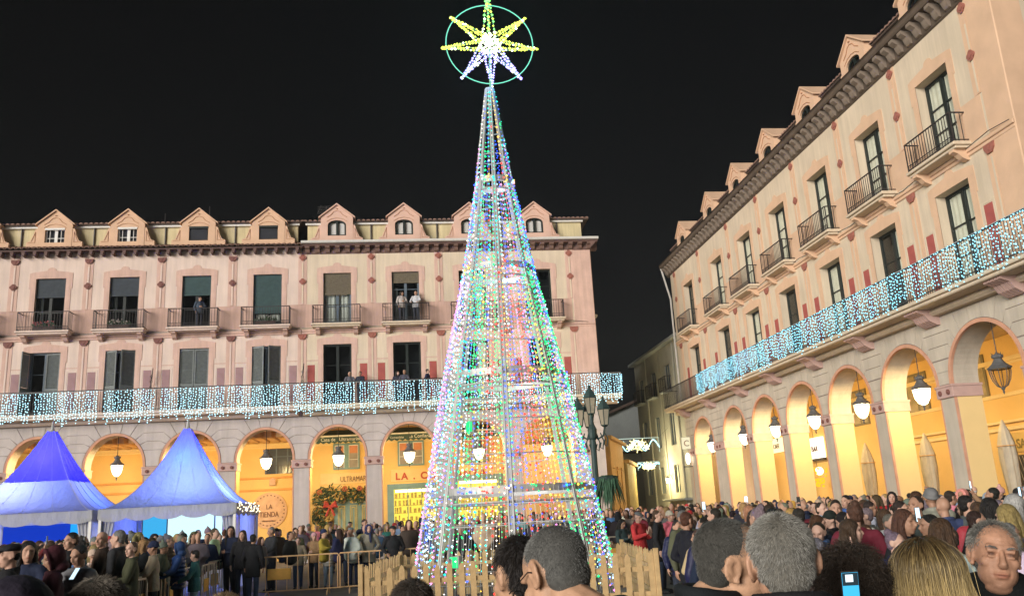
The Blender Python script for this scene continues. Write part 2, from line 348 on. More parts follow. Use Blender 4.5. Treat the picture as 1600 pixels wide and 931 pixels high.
def window_frame(parent, x, z0, z1, w, y, fm, cols=2, bars=(.35, .7), fw=.095, double_bar=True):
    key = ('wf', round(w, 3), round(z1-z0, 3), fm.name, cols, bars, fw)
    def mk():
        b = MB(); h = z1-z0
        b.box(-w/2, -w/2+fw, 0, .08, 0, h); b.box(w/2-fw, w/2, 0, .08, 0, h)
        b.box(-w/2+fw, w/2-fw, .002, .078, h-fw, h); b.box(-w/2+fw, w/2-fw, .002, .078, 0, fw*1.6)
        if cols == 2: b.box(-fw*.75, fw*.75, -.012, .07, fw*1.6, h-fw)
        for t in bars:
            b.box(-w/2+fw, w/2-fw, .014, .06, h*t-.02, h*t+.02)
        return b.mesh('window', fm)
    return obj('window', shared(key, mk), parent, (x, y, z0))
def window_fill(win, z0, z1, w, kind):
    h = z1-z0
    def part(nm, key, fn, loc=(0, 0, 0), mt=None):
        def mk():
            b = MB(); fn(b); return b.mesh(nm, mt)
        return obj(nm, shared((key, round(w, 3), round(h, 3)), mk), win, loc)
    for sx in (-1, 1):
        part('pane', 'pane', lambda b: b.box(-w*.25+.03, w*.25-.03, 0, .008, .1, h-.08), (sx*w*.24, .036, 0), M_PANE)
    def wavy(b, x0, x1, za, zb, amp=.03, y=.16):
        n = max(6, int((x1-x0)/.05)); vs = []
        for i in range(n+1):
            xx = x0+(x1-x0)*i/n; yy = y+amp*math.sin(i*1.35)+amp*.5*math.sin(i*.6+1)
            vs += [(xx, yy, za), (xx, yy, zb)]
        b.add(vs, [(2*i, 2*i+2, 2*i+3, 2*i+1) for i in range(n)])
    def slats(b, za, zb, y=-.05, st=.055):
        z = za
        while z < zb:
            b.add([(-w/2+.02, y, z), (w/2-.02, y, z), (w/2-.02, y-.012, z+st*.9), (-w/2+.02, y-.012, z+st*.9)], [(0, 1, 2, 3)]); z += st
        b.box(-w/2+.02, w/2-.02, y+.002, y+.02, za, zb); b.box(-w/2+.01, w/2-.01, y-.03, y+.03, za-.05, za)
    if kind == 'blind_dark':
        part('blind', 'bd', lambda b: slats(b, h*.66, h-.02), (0, 0, 0), M_BLIND)
        part('curtain', 'cl', lambda b: wavy(b, -w/2+.12, -w/2+.32, .2, h*.7), (0, 0, 0), M_CURTD)
    elif kind == 'blind_teal':
        part('blind', 'bt', lambda b: slats(b, h*.64, h-.02), (0, 0, 0), M_BLINDG)
    elif kind == 'blind_full':
        part('blind', 'bf', lambda b: slats(b, h*.26, h-.02), (0, 0, 0), M_BLINDG)
        for sx in (-1, 1): part('curtain', 'cs', lambda b: wavy(b, -.24, .24, .3, h*.26-.05, .02, .1), (sx*.36, 0, 0), M_CURT)
    elif kind == 'reed':
        part('blind', 'br', lambda b: slats(b, h*.6, h-.02, -.05, .035), (0, 0, 0), M_BLINDB)
        part('pelmet', 'pe', lambda b: [b.prism([(-w/2+.05+i*.12, h*.6-.06), (-w/2+.11+i*.12, h*.6-.13), (-w/2+.17+i*.12, h*.6-.06)], -.06, -.05) for i in range(int((w-.15)/.12))], (0, 0, 0), M_BLINDB)
        for sx in (-1, 1): part('curtain', 'cw', lambda b: wavy(b, -.27, .27, .15, h*.62, .03, .12), (sx*w*.235, 0, 0), M_CURT)
    elif kind == 'reed_open':
        part('blind', 'bo', lambda b: slats(b, h*.8, h-.02, -.05, .035), (0, 0, 0), M_BLINDB)
        part('curtain', 'cl', lambda b: wavy(b, -w/2+.12, -w/2+.32, .2, h*.7), (0, 0, 0), M_CURTD)
    elif kind == 'pale':
        for sx in (-1, 1): part('curtain', 'cp', lambda b: wavy(b, -w*.2, w*.2, .12, h-.1, .012, .075), (sx*w*.25, 0, 0), M_CURTP)
    elif kind == 'halfpale':
        part('curtain', 'cp', lambda b: wavy(b, -w*.2, w*.2, .12, h-.1, .012, .075), (w*.25, 0, 0), M_CURTP)
    elif kind in ('shutters', 'shutters_ajar', 'shutters_open'):
        def sh(b):
            W = w/2-.02
            b.box(0, .07, -.03, .02, 0, h-.04); b.box(W-.07, W, -.03, .02, 0, h-.04)
            for za, zb in ((0, .1), (h*.4, h*.4+.1), (h-.14, h-.04)): b.box(.07, W-.07, -.028, .018, za, zb)
            z = h*.4+.13
            while z < h-.18:
                b.add([(.07, -.022, z), (W-.07, -.022, z), (W-.07, .008, z+.045), (.07, .008, z+.045)], [(0, 1, 2, 3)]); z += .055
            b.box(.07, W-.07, -.012, .012, .1, h*.4)
        ang = {'shutters': (0, 0), 'shutters_ajar': (-28, 38), 'shutters_open': (-100, -6)}[kind]
        for sx, a in ((-1, ang[0]), (1, ang[1])):
            s_ = part('shutter', 'sh', sh, (sx*(w/2-.01), -.07, .02), M_SHUT)
            s_.rotation_euler = (0, 0, R(a) if sx < 0 else R(180)+R(a))
def surround(parent, x, z0, z1, w, m_, y=-.018):
    """painted frame with ears and a shell-shaped bump on top"""
    key = ('sur', round(w, 2), round(z1-z0, 2), m_.name)
    def mk():
        b = MB(); h = z1-z0; t = .26
        b.box(-w/2-t, -w/2, 0, .03, 0, h); b.box(w/2, w/2+t, 0, .03, 0, h)
        top = [(-w/2-t-.06, h), (w/2+t+.06, h), (w/2+t+.06, h+.28), (w/2+t-.12, h+.33), (w*.22, h+.40)]
        top += [(.22*math.cos(a)*1.0, h+.42+.17*math.sin(a)) for a in (R(0), R(30), R(60), R(90), R(120), R(150), R(180))]
        top += [(-w*.22, h+.40), (-w/2-t+.12, h+.33), (-w/2-t-.06, h+.28)]
        b.prism(top, -.004, .03)
        for s_ in (-1, 1): b.box(s_*(w/2+t+.03)-.035, s_*(w/2+t+.03)+.035, .001, .03, h-.55, h)
        return b.mesh('window_surround', m_)
    return obj('window_surround', shared(key, mk), parent, (x, y, z0))
def rosette(parent, x, y, z, m_, r=.17, kind='flower'):
    def mk():
        b = MB()
        if kind == 'flower':
            pts = [((r*(.78+.26*abs(math.cos(2*a))))*math.cos(a), (r*(.78+.26*abs(math.cos(2*a))))*math.sin(a)) for a in [2*math.pi*i/24 for i in range(24)]]
            b.prism(pts, -.04, 0); b.prism([(p[0]*.52, p[1]*.52) for p in pts], -.062, -.041)
        else:
            b.prism([(-r*1.2, r*.7), (-r*1.1, -.02), (-r*.5, -r*.8), (r*.5, -r*.8), (r*1.1, -.02), (r*1.2, r*.7)], -.05, 0)
            b.prism([(-r*.5, r*.4), (0, -r*.45), (r*.5, r*.4)], -.07, -.051)
        return b.mesh('rosette', m_)
    return obj('rosette', shared(('ros', m_.name, r, kind), mk), parent, (x, y, z))
def railing_mesh(W, D, H, sp=.13, sides=True, scroll=True):
    def mk():
        b = MB()
        b.box(-W/2, W/2, -D-.02, -D+.02, H-.035, H); b.box(-W/2, W/2, -D-.015, -D+.015, .06, .085); b.box(-W/2, W/2, -D-.014, -D+.014, .20, .22)
        n = int(W/sp)
        for i in range(n+1):
            x = -W/2+.01+(W-.02)*i/n; t = .016 if i in (0, n) else .009
            b.box(x-t, x+t, -D-t, -D+t, 0, H-.036)
        if sides:
            for s_ in (-1, 1):
                x = s_*(W/2-.01)
                b.box(x-.02, x+.02, -D+.021, 0, H-.035, H); b.box(x-.015, x+.015, -D+.016, 0, .06, .085)
                k = max(2, int(D/sp))
                for j in range(1, k): b.box(x-.009, x+.009, -D*j/k-.009, -D*j/k+.009, .01, H-.036)
        if scroll:
            for i in range(n):
                x = -W/2+(W)*(i+.5)/n
                b.tube([(x+.035*math.cos(a), -D, .14+.035*math.sin(a)) for a in (0, 1.6, 3.2, 4.8)], .006, 4, closed=True)
        return b.mesh('railing', M_IRON)
    return shared(('rail', round(W, 2), D, H, sp), mk)
def balcony(root, x, m_slab, m_br, W=2.45, D=.62, ztop=11.93):
    def mk():
        b = MB(); b.bbox(-W/2-.06, W/2+.06, -D-.08, .0, -.10, 0, .02); b.bbox(-W/2, W/2, -D, .0, -.19, -.102, .02); return b.mesh('balcony', m_slab)
    s_ = obj('balcony', shared(('bal', W, D, m_slab.name), mk), root, (x, 0, ztop))
    obj('railing', railing_mesh(W, D, .98), s_)
    def br():
        b = MB(); P = [(0, 0), (-.5, 0), (-.5, -.08), (-.34, -.14), (-.22, -.27), (-.06, -.34), (0, -.34)]
        vs = [(xx, yy, zz) for xx in (-.11, .11) for yy, zz in P]; n = len(P)
        b.add(vs, [tuple(range(n)), tuple(range(2*n-1, n-1, -1))] + [(i, i+n, (i+1) % n+n, (i+1) % n) for i in range(n)])
        return b.mesh('bracket', m_br)
    for s2 in (-1, 1): obj('bracket', shared(('bbr', m_br.name), br), s_, (s2*W*.40, 0, -.192))
    return s_
def dormer(root, x, m_body, style, y=.25, dz=0.0):
    """peach dormer with gable, scrolled buttresses and one window"""
    z0, ze, zp, w = 16.35, 17.74, 18.56, 1.72
    if style == 'arched': ze, zp = 17.96, 18.74
    d = empty('dormer', (x, y, dz)); d.parent = root
    ww = .98; wz0, wz1 = (16.74, 17.52) if style != 'arched' else (16.90, 17.68)
    def body():
        b = MB()
        b.box(-w/2, -ww/2, 0, .3, z0, ze); b.box(ww/2, w/2, 0, .3, z0, ze); b.box(-ww/2, ww/2, 0, .3, z0, wz0)
        if style == 'arched':
            n = 10; P = [(-ww/2*math.cos(math.pi*i/n), wz1-.16+.26*math.sin(math.pi*i/n)) for i in range(n+1)]
            vs = [(xx, yy, zz) for yy in (0, .3) for xx, zz in P] + [(xx, yy, ze) for yy in (0, .3) for xx, zz in P]; N = n+1; fs = []
            for i in range(n): fs += [(i, i+1, 2*N+i+1, 2*N+i), (i, N+i, N+i+1, i+1)]
            b.add(vs, fs); b.box(-ww/2, ww/2, .301, .32, wz1-.1, ze)
        else: b.box(-ww/2, ww/2, 0, .3, wz1, ze)
        b.prism([(-w/2, ze), (w/2, ze), (0, zp-.06)], 0, .3)
        b.box(-w/2+.01, -w/2+.2, .3, 1.9, z0, ze); b.box(w/2-.2, w/2-.01, .3, 1.9, z0, ze)
        return b.mesh('dormer_wall', m_body)
    obj('dormer_front', shared(('dorm', style, m_body.name), body), d)
    def vol(sx):
        def mk():
            b = MB(); pr = [(w/2, z0), (w/2+.52, z0), (w/2+.52, z0+.42), (w/2+.34, z0+.48), (w/2+.20, z0+.80), (w/2+.12, z0+1.12), (w/2+.05, z0+1.16), (w/2, z0+1.16)]
            if sx < 0: pr = [(-a, c) for a, c in pr][::-1]
            b.prism(pr, .02, .22); return b.mesh('scroll_buttress', m_body)
        return mk
    for sx in (-1, 1): obj('scroll_buttress', shared(('vol', sx, m_body.name, style), vol(sx)), d)
    def roof():
        b = MB()
        for sx in (-1, 1):
            pr = [(0, zp), (sx*(w/2+.12), ze+.0), (sx*(w/2+.12), ze-.07), (0, zp-.08)]
            if sx > 0: pr = pr[::-1]
            b.prism(pr, -.09, 1.9)
        return b.mesh('dormer_roof', m_body)
    obj('gable_roof', shared(('droof', m_body.name, style), roof), d)
    def lines():
        b = MB(); f = -.012
        b.tube([(-.55, f, ze-.02), (-.32, f, ze+.12), (-.18, f, ze+.3), (0, f, ze+.36), (.18, f, ze+.3), (.32, f, ze+.12), (.55, f, ze-.02)], .016, 4)
        b.tube([(-.55, f, wz1+.02), (-.3, f, wz1+.17), (0, f, wz1+.22), (.3, f, wz1+.17), (.55, f, wz1+.02)], .013, 4)
        b.lathe([(.05, -.015), (.05, .015)], 8, (0, f, ze+.47))
        for sx in (-1, 1):
            b.tube([(sx*(w/2+.44), .01, z0+.40), (sx*(w/2+.10), .01, z0+.40), (sx*(w/2+.10), .01, z0+.98), (sx*(w/2+.17), .01, z0+.76), (sx*(w/2+.28), .01, z0+.46)], .012, 4)
        return b.mesh('painted_moulding', M_LINE)
    obj('painted_moulding', shared(('dline', style), lines), d)
    if style == 'casement':
        def fr():
            b = MB(); b.box(-ww/2, ww/2, -.03, .1, wz1-.10, wz1)
            b.box(-ww/2, -ww/2+.08, .1, .14, wz0, wz1-.1); b.box(ww/2-.04, ww/2, .1, .14, wz0, wz1-.1); b.box(-.03, .12, .09, .13, wz0, wz1-.1)
            for xx in (-.27, .28): b.box(xx-.012, xx+.012, .1, .13, wz0, wz1-.1)
            b.box(-ww/2+.08, ww/2-.04, .105, .128, wz0+.24, wz0+.27)
            return b.mesh('window', M_WHITE)
        wn_ = obj('window', shared('dcas', fr), d)
        obj('dark_room', shared('ddark', lambda: MB().box(-ww/2, ww/2, .2, .29, wz0, wz1).mesh('r', M_DARK)), wn_)
    elif style == 'blind':
        wn_ = obj('window', shared('dbl', lambda: MB().box(-ww/2, ww/2, -.02, .1, wz1-.12, wz1).box(-ww/2, ww/2, .1, .14, wz0, wz1-.12).mesh('w', M_FRAME)), d)
        obj('blind', shared('dbl2', lambda: MB().box(-ww/2+.05, ww/2-.05, .07, .099, wz0+.05, wz1-.14).mesh('b', M_DARK)), wn_)
    else:
        def fr():
            b = MB(); arch_band(b, 0, ww/2-.09, ww/2, .19, .26, wz1-.16, wz0, .08, .16, 12)
            b.box(-.05, .05, .07, .15, wz0, wz1+.04); b.box(-ww/2+.09, ww/2-.09, .082, .158, wz0, wz0+.08); return b.mesh('window', M_FRAME)
        wn_ = obj('window', shared('darc', fr), d)
        if style == 'arched' and m_body is M_DORMP:
            for sx in (-1, 1): obj('curtain', shared('dcur', lambda: MB().box(-.17, .17, .2, .21, wz0+.06, wz1-.02).mesh('c', M_CURT)), wn_, (sx*.23, 0, 0))
        obj('dark_room', shared('ddark2', lambda: MB().box(-ww/2, ww/2, .24, .29, wz0, wz1+.1).mesh('r', M_DARK)), wn_)
    return d
def lantern(loc, label, group, lit=True, rod=1.7):
    t = empty('hanging_lantern', loc, 0, label, 'lantern', group)
    def rodm(): return MB().tube([(0, 0, .42), (0, 0, .42+rod)], .014, 5).lathe([(.07, 0), (.05, .06)], 8, (0, 0, .36+rod)).mesh('rod', M_IRON)
    obj('rod', shared(('lrod', rod), rodm), t)
    def cap():
        b = MB(); b.lathe([(.30, .0), (.31, .03), (.25, .07), (.17, .14), (.12, .22), (.10, .27), (.14, .29), (.15, .36), (.12, .36), (.03, .42)], 8)
        for k in range(8):
            a = k*math.pi/4; b.add([(.13*math.cos(a-.2), .13*math.sin(a-.2), .34), (.13*math.cos(a+.2), .13*math.sin(a+.2), .34), (.17*math.cos(a), .17*math.sin(a), .44)], [(0, 1, 2)])
        return b.mesh('cap', mat('lantern_metal', (.10, .10, .10), .5, .2, 10))
    obj('cap', shared('lcap', cap), t)
    prof = [(.26, -.005), (.25, -.12), (.21, -.30), (.13, -.45), (.05, -.50)]
    gm = glass('lantern_glass_lit', (1, .95, .85), .06, .3, (1.0, .86, .55), 11, .42) if lit else glass('lantern_glass_off', (.9, .88, .8), .10, .2, None)
    t.scale = (1.12, 1.12, 1.12); g = obj('glass', shared(('lglass', lit), lambda: MB().lathe(prof, 8).mesh('glass', gm)), t)
    def cage():
        b = MB()
        for k in range(8):
            a = k*math.pi/4; b.tube([(r_*1.02*math.cos(a), r_*1.02*math.sin(a), z_) for r_, z_ in prof], .011, 4)
        b.tube([(.268*math.cos(k*math.pi/8), .268*math.sin(k*math.pi/8), -.01) for k in range(16)], .014, 4, closed=True)
        b.lathe([(.05, -.5), (.06, -.53), (.02, -.58), (.03, -.62), (.005, -.68)], 6); return b.mesh('cage', MATS['lantern_metal'])
    obj('cage', shared('lcage', cage), t)
    if lit: lamp('lantern_lamp', (0, 0, -.22), 480, (1.0, .76, .36), .12, t)
    return t
ARC_D, ARC_B = .9, 4.2          # arch thickness, distance to the shop wall
def building(root, bays, xL, xR, r, o):
    """bays: list of (x centre, half width left, half width right, upper kind, lower kind, dormer style)"""
    rz = CROWN-SPRING
    m_wall, m_dec, m_st, m_ros = o['wall'], o['dec'], o['stone'], o['ros']
    w = o['w']; uw, lw = UW, LW; dz = o.get('dz', 0); adz = o.get('adz', 0); WALLTOP = 15.95+dz; lo_ = xL+(.31 if o.get('endL') else 0); hi_ = xR-(.31 if o.get('endR') else 0)
    # upper wall with its openings
    b = MB()
    edges = []
    for x, hl, hr, *_ in bays:
        a, c = x-hl, x+hr; edges.append((a, c))
        ow = w+.0
        b.box(a, x-ow/2, 0, .42, 7.2, WALLTOP); b.box(x+ow/2, c, 0, .42, 7.2, WALLTOP)
        b.box(x-ow/2, x+ow/2, 0, .42, 7.2, lw[0]); b.box(x-ow/2, x+ow/2, 0, .42, lw[1], uw[0]); b.box(x-ow/2, x+ow/2, 0, .42, uw[1], WALLTOP)
    if xL < edges[0][0]-.01: b.box(xL, edges[0][0], 0, .42, 7.2, WALLTOP)
    if xR > edges[-1][1]+.01: b.box(edges[-1][1], xR, 0, .42, 7.2, WALLTOP)
    b.build('wall', m_wall, root)
    # body: side, back, dark sheets in place of the shade inside the rooms
    b = MB(); b.box(xL, xL+.3, .43, 9, 0 if o.get('endL') else 7.2, 15.8+dz); b.box(xR-.3, xR, .43, 9, 0 if o.get('endR') else 7.2, 15.8+dz)
    b.box(xL, xR, 9, 9.3, 0, 15.8)
    b.build('side_wall', o.get('side', m_wall), root)
    MB().box(xL+.31, xR-.31, 1.5, 1.6, 7.4, 15.7).box(xL+.31, xR-.31, .43, 1.49, 11.3, 11.5).build('dark_room_backing', M_DARK, root)
    # arcade
    ar = MB()
    for (x, hl, hr, *_), (a, c) in zip(bays, edges): arch_wall(ar, a, c, x, r, rz, SPRING, 7.19, 0, ARC_D)
    if xL < edges[0][0]-.01: ar.box(xL, edges[0][0], 0, ARC_D, 0, 7.19)
    if xR > edges[-1][1]+.01: ar.box(edges[-1][1], xR, 0, ARC_D, 0, 7.19)
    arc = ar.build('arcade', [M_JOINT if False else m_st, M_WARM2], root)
    P = o['P']; pol, wed = block_polys(P, r, rz); half = [list(q_) for q_ in HALF]
    jb = MB()
    for (x, hl, hr, *_), (a, c) in zip(bays, edges): arch_wall(jb, a, c, x, r+.004, rz+.004, SPRING, 7.17, -.005, -.0005, z0=IMP[1])
    jb.build('joint_bed', [M_JOINT, M_JOINT], arc)
    msh = [shared((o['key'], 'blk', i), lambda p=p: MB().prism(p, -.026, 0).mesh('stone_block', m_st)) for i, p in enumerate(pol)]
    wsh = [shared((o['key'], 'wdg', i), lambda p=p: MB().prism(p, -.026, 0).mesh('stone_block', m_st)) for i, p in enumerate(wed)]
    MB().box(xL+.001, xR-.001, -.006, 0, IMP[1]+.01, 7.17) if False else None
    if 'pierL' in o:
        for ms in msh: obj('stone_block', ms, arc, (bays[0][0]-P, 0, 0))
    for i, (x, hl, hr, *_) in enumerate(bays):
        for ms in wsh: obj('stone_block', ms, arc, (x, 0, 0))
        if i+1 < len(bays) and abs(bays[i+1][0]-x-P) < .02:
            for ms in msh: obj('stone_block', ms, arc, (x, 0, 0))
        elif not (o.get('skipR') and i+1 == len(bays)):    # uneven spacing or the end of the house: half blocks
            xe = ((bays[i+1][0]-x)/2 if i+1 < len(bays) else min(xR, 1e9)-x-.01)
            for pl in half: MB().prism(pl+[(xe, pl[-1][1]), (xe, pl[0][1])], -.026, 0).build('stone_block', m_st, arc, (x, 0, 0))
        if i == 0 and 'pierL' not in o or i and abs(x-bays[i-1][0]-P) >= .02:
            xe = (x-bays[i-1][0])/2 if i else x-xL-.01
            for pl in half: MB().prism([(-a_, c_) for a_, c_ in pl+[(xe, pl[-1][1]), (xe, pl[0][1])]][::-1], -.026, 0).build('stone_block', m_st, arc, (x, 0, 0))
        def trim():
            q = MB(); arch_band(q, 0, r-.012, r+.105, rz-.012, rz+.105, SPRING, IMP[1], -.045, .05); 
            return q.mesh('arch_moulding', M_TRIM)
        obj('arch_moulding', shared((o['key'], 'trim'), trim), arc, (x, 0, 0))
    # piers: impost caps with medallions, painted edges
    piers = []
    for i in range(len(bays)+(0 if o.get('skipR') else 1)):
        a = (bays[i-1][0]+r) if i else o.get('pierL', max(xL, bays[0][0]-r-.95))
        c = (bays[i][0]-r) if i < len(bays) else min(xR, bays[-1][0]+r+.95)
        piers.append((a, c))
        wd = c-a
        def cap():
            q = MB(); q.bbox(-wd/2-.05, wd/2+.05, -.075, ARC_D+.03, IMP[0], IMP[1], .012)
            q.bbox(-wd/2-.075, wd/2+.075, -.10, ARC_D+.05, IMP[1]-.07, IMP[1]+.001, .012); return q.mesh('impost', M_CAP)
        obj('impost', shared((o['key'], 'cap', round(wd, 2)), cap), arc, ((a+c)/2, 0, 0))
        if wd > .5:
            for s_ in (-1, 1): obj('medallion', shared('medal', lambda: MB().xfm if False else medal()), arc, ((a+c)/2+s_*min(.22, wd*.27), -.085, (IMP[0]+IMP[1])/2-.03))
        def edge():
            q = MB()
            for xx in (-wd/2, wd/2-.055): q.box(xx-.002, xx+.057, -.012, .06, .4, IMP[0]); 
            return q.mesh('pier_edge', M_TRIM)
        obj('pier_edge', shared((o['key'], 'edge', round(wd, 2)), edge), arc, ((a+c)/2, 0, 0))
        def plinth(): return MB().bbox(-wd/2-.04, wd/2+.04, -.05, ARC_D+.03, 0, .55, .015).mesh('plinth', m_st)
        obj('plinth', shared((o['key'], 'pl', round(wd, 2)), plinth), arc, ((a+c)/2, 0, 0))
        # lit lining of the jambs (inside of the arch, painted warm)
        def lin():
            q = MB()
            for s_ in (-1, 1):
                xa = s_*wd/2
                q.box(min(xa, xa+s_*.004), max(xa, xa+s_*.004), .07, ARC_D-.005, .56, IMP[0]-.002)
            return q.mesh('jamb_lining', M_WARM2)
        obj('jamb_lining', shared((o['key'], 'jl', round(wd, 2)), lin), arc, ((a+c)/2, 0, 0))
    # vault space: ceiling, joists, shop wall
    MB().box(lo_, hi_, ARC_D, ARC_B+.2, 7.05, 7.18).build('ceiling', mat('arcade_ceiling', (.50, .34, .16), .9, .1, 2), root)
    if o.get('joists'):
        jm = shared('joist', lambda: MB().box(-.17, .17, ARC_D+.01, ARC_B-.01, 6.30, 7.04).mesh('ceiling_joist', M_BEAM))
        x = xL+.6
        while x < xR-.4: obj('ceiling_joist', jm, root, (x, 0, 0)); x += .56
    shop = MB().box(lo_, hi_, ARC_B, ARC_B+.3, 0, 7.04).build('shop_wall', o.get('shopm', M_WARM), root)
    MB().box(lo_, hi_, ARC_B-.06, ARC_B, 6.12, 6.28).box(lo_, hi_, ARC_B-.03, ARC_B, 6.02, 6.10).build('wall_moulding', M_WARM2, shop)
    # painted dado between the balconies, string course
    for (x, hl, hr, *_), (a, c) in zip(bays, edges):
        for xa, xb in ((a, x-w/2-.27), (x+w/2+.27, c)): MB().box(xa, xb, -.008, 0, 11.86, 13.1).build('painted_dado', M_PINKD if o['key'] != 'R' else M_ORANGE, root)
    MB().bbox(xL, xR, -.09, 0, 11.62, 11.74, .02).bbox(xL, xR, -.05, 0, 11.50, 11.618, .02).build('string_course', o['course'], root)
    if o['key'] != 'R':
        for (x, hl, hr, *_), (a, c) in zip(bays, edges):
            for xa, xb in ((a, x-w/2-.27), (x+w/2+.27, c)): MB().box(xa, xb, -.006, 0, 10.05, 10.11).build('painted_line', m_dec, root)
    cbm = MB(); k_ = 0; x = xL
    pts = []
    while x < xR: pts.append((x, -.105, 11.80+.025*math.sin(k_*1.7)-(.05 if k_ % 2 else 0))); x += .9; k_ += 1
    cbm.tube(pts, .014, 4).build('service_cable', M_PIPE, root)
    # pilasters between the bays
    px = [e[0] for e in edges] + [edges[-1][1]]
    def pil(za, zb, wd=.15, gap=.075):
        def mk():
            q = MB()
            for s_ in (-1, 1): q.box(s_*(gap+wd/2)-wd/2, s_*(gap+wd/2)+wd/2, -.016, 0, za, zb)
            q.box(-gap+.01, gap-.01, -.03, 0, za, zb-.1); q.box(-.02, .02, -.04, -.03, za+.01, zb-.15) if False else None
            return q.mesh('pilaster', [m_dec])
        return mk
    pu = shared((o['key'], 'pu'), pil(13.1, 15.93+dz)); plw = shared((o['key'], 'plo'), pil(8.0, 11.3))
    lineu = shared((o['key'], 'lu'), lambda: MB().box(-.035, .035, -.038, -.031, 13.15, 15.4).mesh('pale_line', M_WHITE if False else m_wall))
    linel = shared((o['key'], 'll'), lambda: MB().box(-.035, .035, -.038, -.031, 8.05, 11.1).mesh('pale_line', m_wall))
    for i, x in enumerate(px):
        if i == 0 and o.get('skipL') or (i == len(px)-1 and o.get('skipR')): continue
        p_ = obj('pilaster', pu, root, (x, 0, 0)); obj('pale_line', lineu, p_)
        rosette(p_, 0, -.03, 14.35, m_ros); rosette(p_, 0, -.03, 15.68+dz, m_ros, .17, 'flower' if o['key'] != 'P' else 'keystone')
        p_ = obj('pilaster', plw, root, (x, 0, 0)); obj('pale_line', linel, p_); rosette(p_, 0, -.03, 11.36, m_ros, .19, 'keystone')
    # bays: windows, surrounds, balconies, panels, dormers
    for x, hl, hr, uk, lk, dk in bays:
        for (z0, z1), k in ((uw, uk), (lw, lk)):
            if k is None: continue
            wn_ = window_frame(root, x, z0+.01, z1, w, o['rev'], o['frame'](k), 2, (.36, .66))
            window_fill(wn_, z0+.01, z1, w, k)
            surround(root, x, z0, z1, w, m_dec)
        balcony(root, x, o['slab'], m_dec, D=o.get('bd', .62))
        hx = min(hl, hr)
        def pan():
            q = MB(); q.box(-.19, .19, -.012, 0, 8.0, 9.85); return q.mesh('painted_panel', o['panel'])
        def panb():
            q = MB()
            for a_ in (-.30, .23): q.box(a_, a_+.07, -.010, 0, 7.95, 9.95)
            q.box(-.229, .229, -.010, 0, 9.88, 9.95); return q.mesh('panel_border', M_WHITE if False else o['border'])
        for s_ in (-1, 1):
            q = obj('painted_panel', shared((o['key'], 'pan'), pan), root, (x+s_*(w/2+.26+.36), 0, 0)); obj('panel_border', shared((o['key'], 'panb'), panb), q)
        if dk: dormer(root, x, o['dorm'], dk, o.get('dy', -.04), dz+adz)
    # first-floor gallery
    gx0, gx1 = o.get('gal', (xL, xR))
    g = MB().bbox(gx0, gx1, -1.0, 0, SLAB[1]-.12, SLAB[1], .02).bbox(gx0+.03, gx1-.03, -.93, 0, SLAB[0], SLAB[1]-.122, .03).bbox(gx0+.1, gx1-.1, -.35, 0, 7.21, SLAB[0]-.002, .08).build('gallery', o['slab'], root)
    q = MB(); L = gx1-gx0; D = .94
    q.box(gx0, gx1, -D-.025, -D+.025, RAIL-.04, RAIL); q.box(gx0, gx1, -D-.015, -D+.015, 7.74, 7.77)
    n = int(L/.115)
    for i in range(n+1):
        x = gx0+.02+(L-.04)*i/n; q.box(x-.009, x+.009, -D-.009, -D+.009, SLAB[1], RAIL-.041)
    for xx in ((gx0+.01,) if o.get('endL') else ()) + ((gx1-.01,) if o.get('endR') else ()):
        q.box(xx-.02, xx+.02, -D+.03, 0, RAIL-.04, RAIL)
        for j in range(1, 8): q.box(xx-.009, xx+.009, -D*j/8-.009, -D*j/8+.009, SLAB[1], RAIL-.041)
    q.build('gallery_railing', M_IRON, g)
    def corb():
        c = MB(); 
        for k in range(-2, 3):
            P_ = [(-.02, 0), (-.80, 0), (-.80, -.06), (-.52, -.16), (-.40, -.34), (-.14, -.48), (-.02, -.48)]
            xa, xb = k*.15-.055, k*.15+.055; vs = [(xx, yy, zz) for xx in (xa, xb) for yy, zz in P_]; nn = len(P_)
            c.add(vs, [tuple(range(nn)), tuple(range(2*nn-1, nn-1, -1))] + [(i, i+nn, (i+1) % nn+nn, (i+1) % nn) for i in range(nn)])
        c.box(-.37, .37, -.76, -.02, -.052, -.001) 
        return c.mesh('corbel', m_dec if o['key'] != 'R' else M_CAP)
    for x in (px if o['key'] == 'R' else []):
        if gx0-.1 < x < gx1+.1: obj('corbel', shared((o['key'], 'corb'), corb), g, (min(max(x, gx0+.5), gx1-.5), 0, SLAB[0]-.005))
    # attic
    MB().box(xL+.2, xR-.3, .45, .75, 15.8+dz+adz, 17.72+dz+adz).build('attic_wall', o['attic'], root)
    MB().box(xL+.1, xR-.2, .30, .449, 17.64+dz+adz, 17.80+dz+adz).build('attic_fascia', M_WHITE, root)
    for x in px[1:-1] + ([px[-1]-.5] if o['key'] == 'Q' else []):
        MB().tube([(x, .40, 16.5+dz+adz), (x, .40, 17.7+dz+adz)], .045, 6).build('downpipe', M_PIPE, root)
    rf = MB().add([(xL-.1, 0.22, 17.82+dz+adz), (xR+.1, 0.22, 17.82+dz+adz), (xR+.1, 5.2, 19.2+dz+adz), (xL-.1, 5.2, 19.2+dz+adz), (xL-.1, 9.6, 17.6+dz+adz), (xR+.1, 9.6, 17.6+dz+adz), (xL-.1, 0.22, 17.74+dz+adz), (xR+.1, 0.22, 17.74+dz+adz)],
                  [(0, 1, 2, 3), (3, 2, 5, 4), (6, 7, 1, 0), (6, 4, 5, 7), (0, 3, 4, 6), (1, 7, 5, 2)]).build('roof', M_ROOF, root)
    q = MB(); x = xL
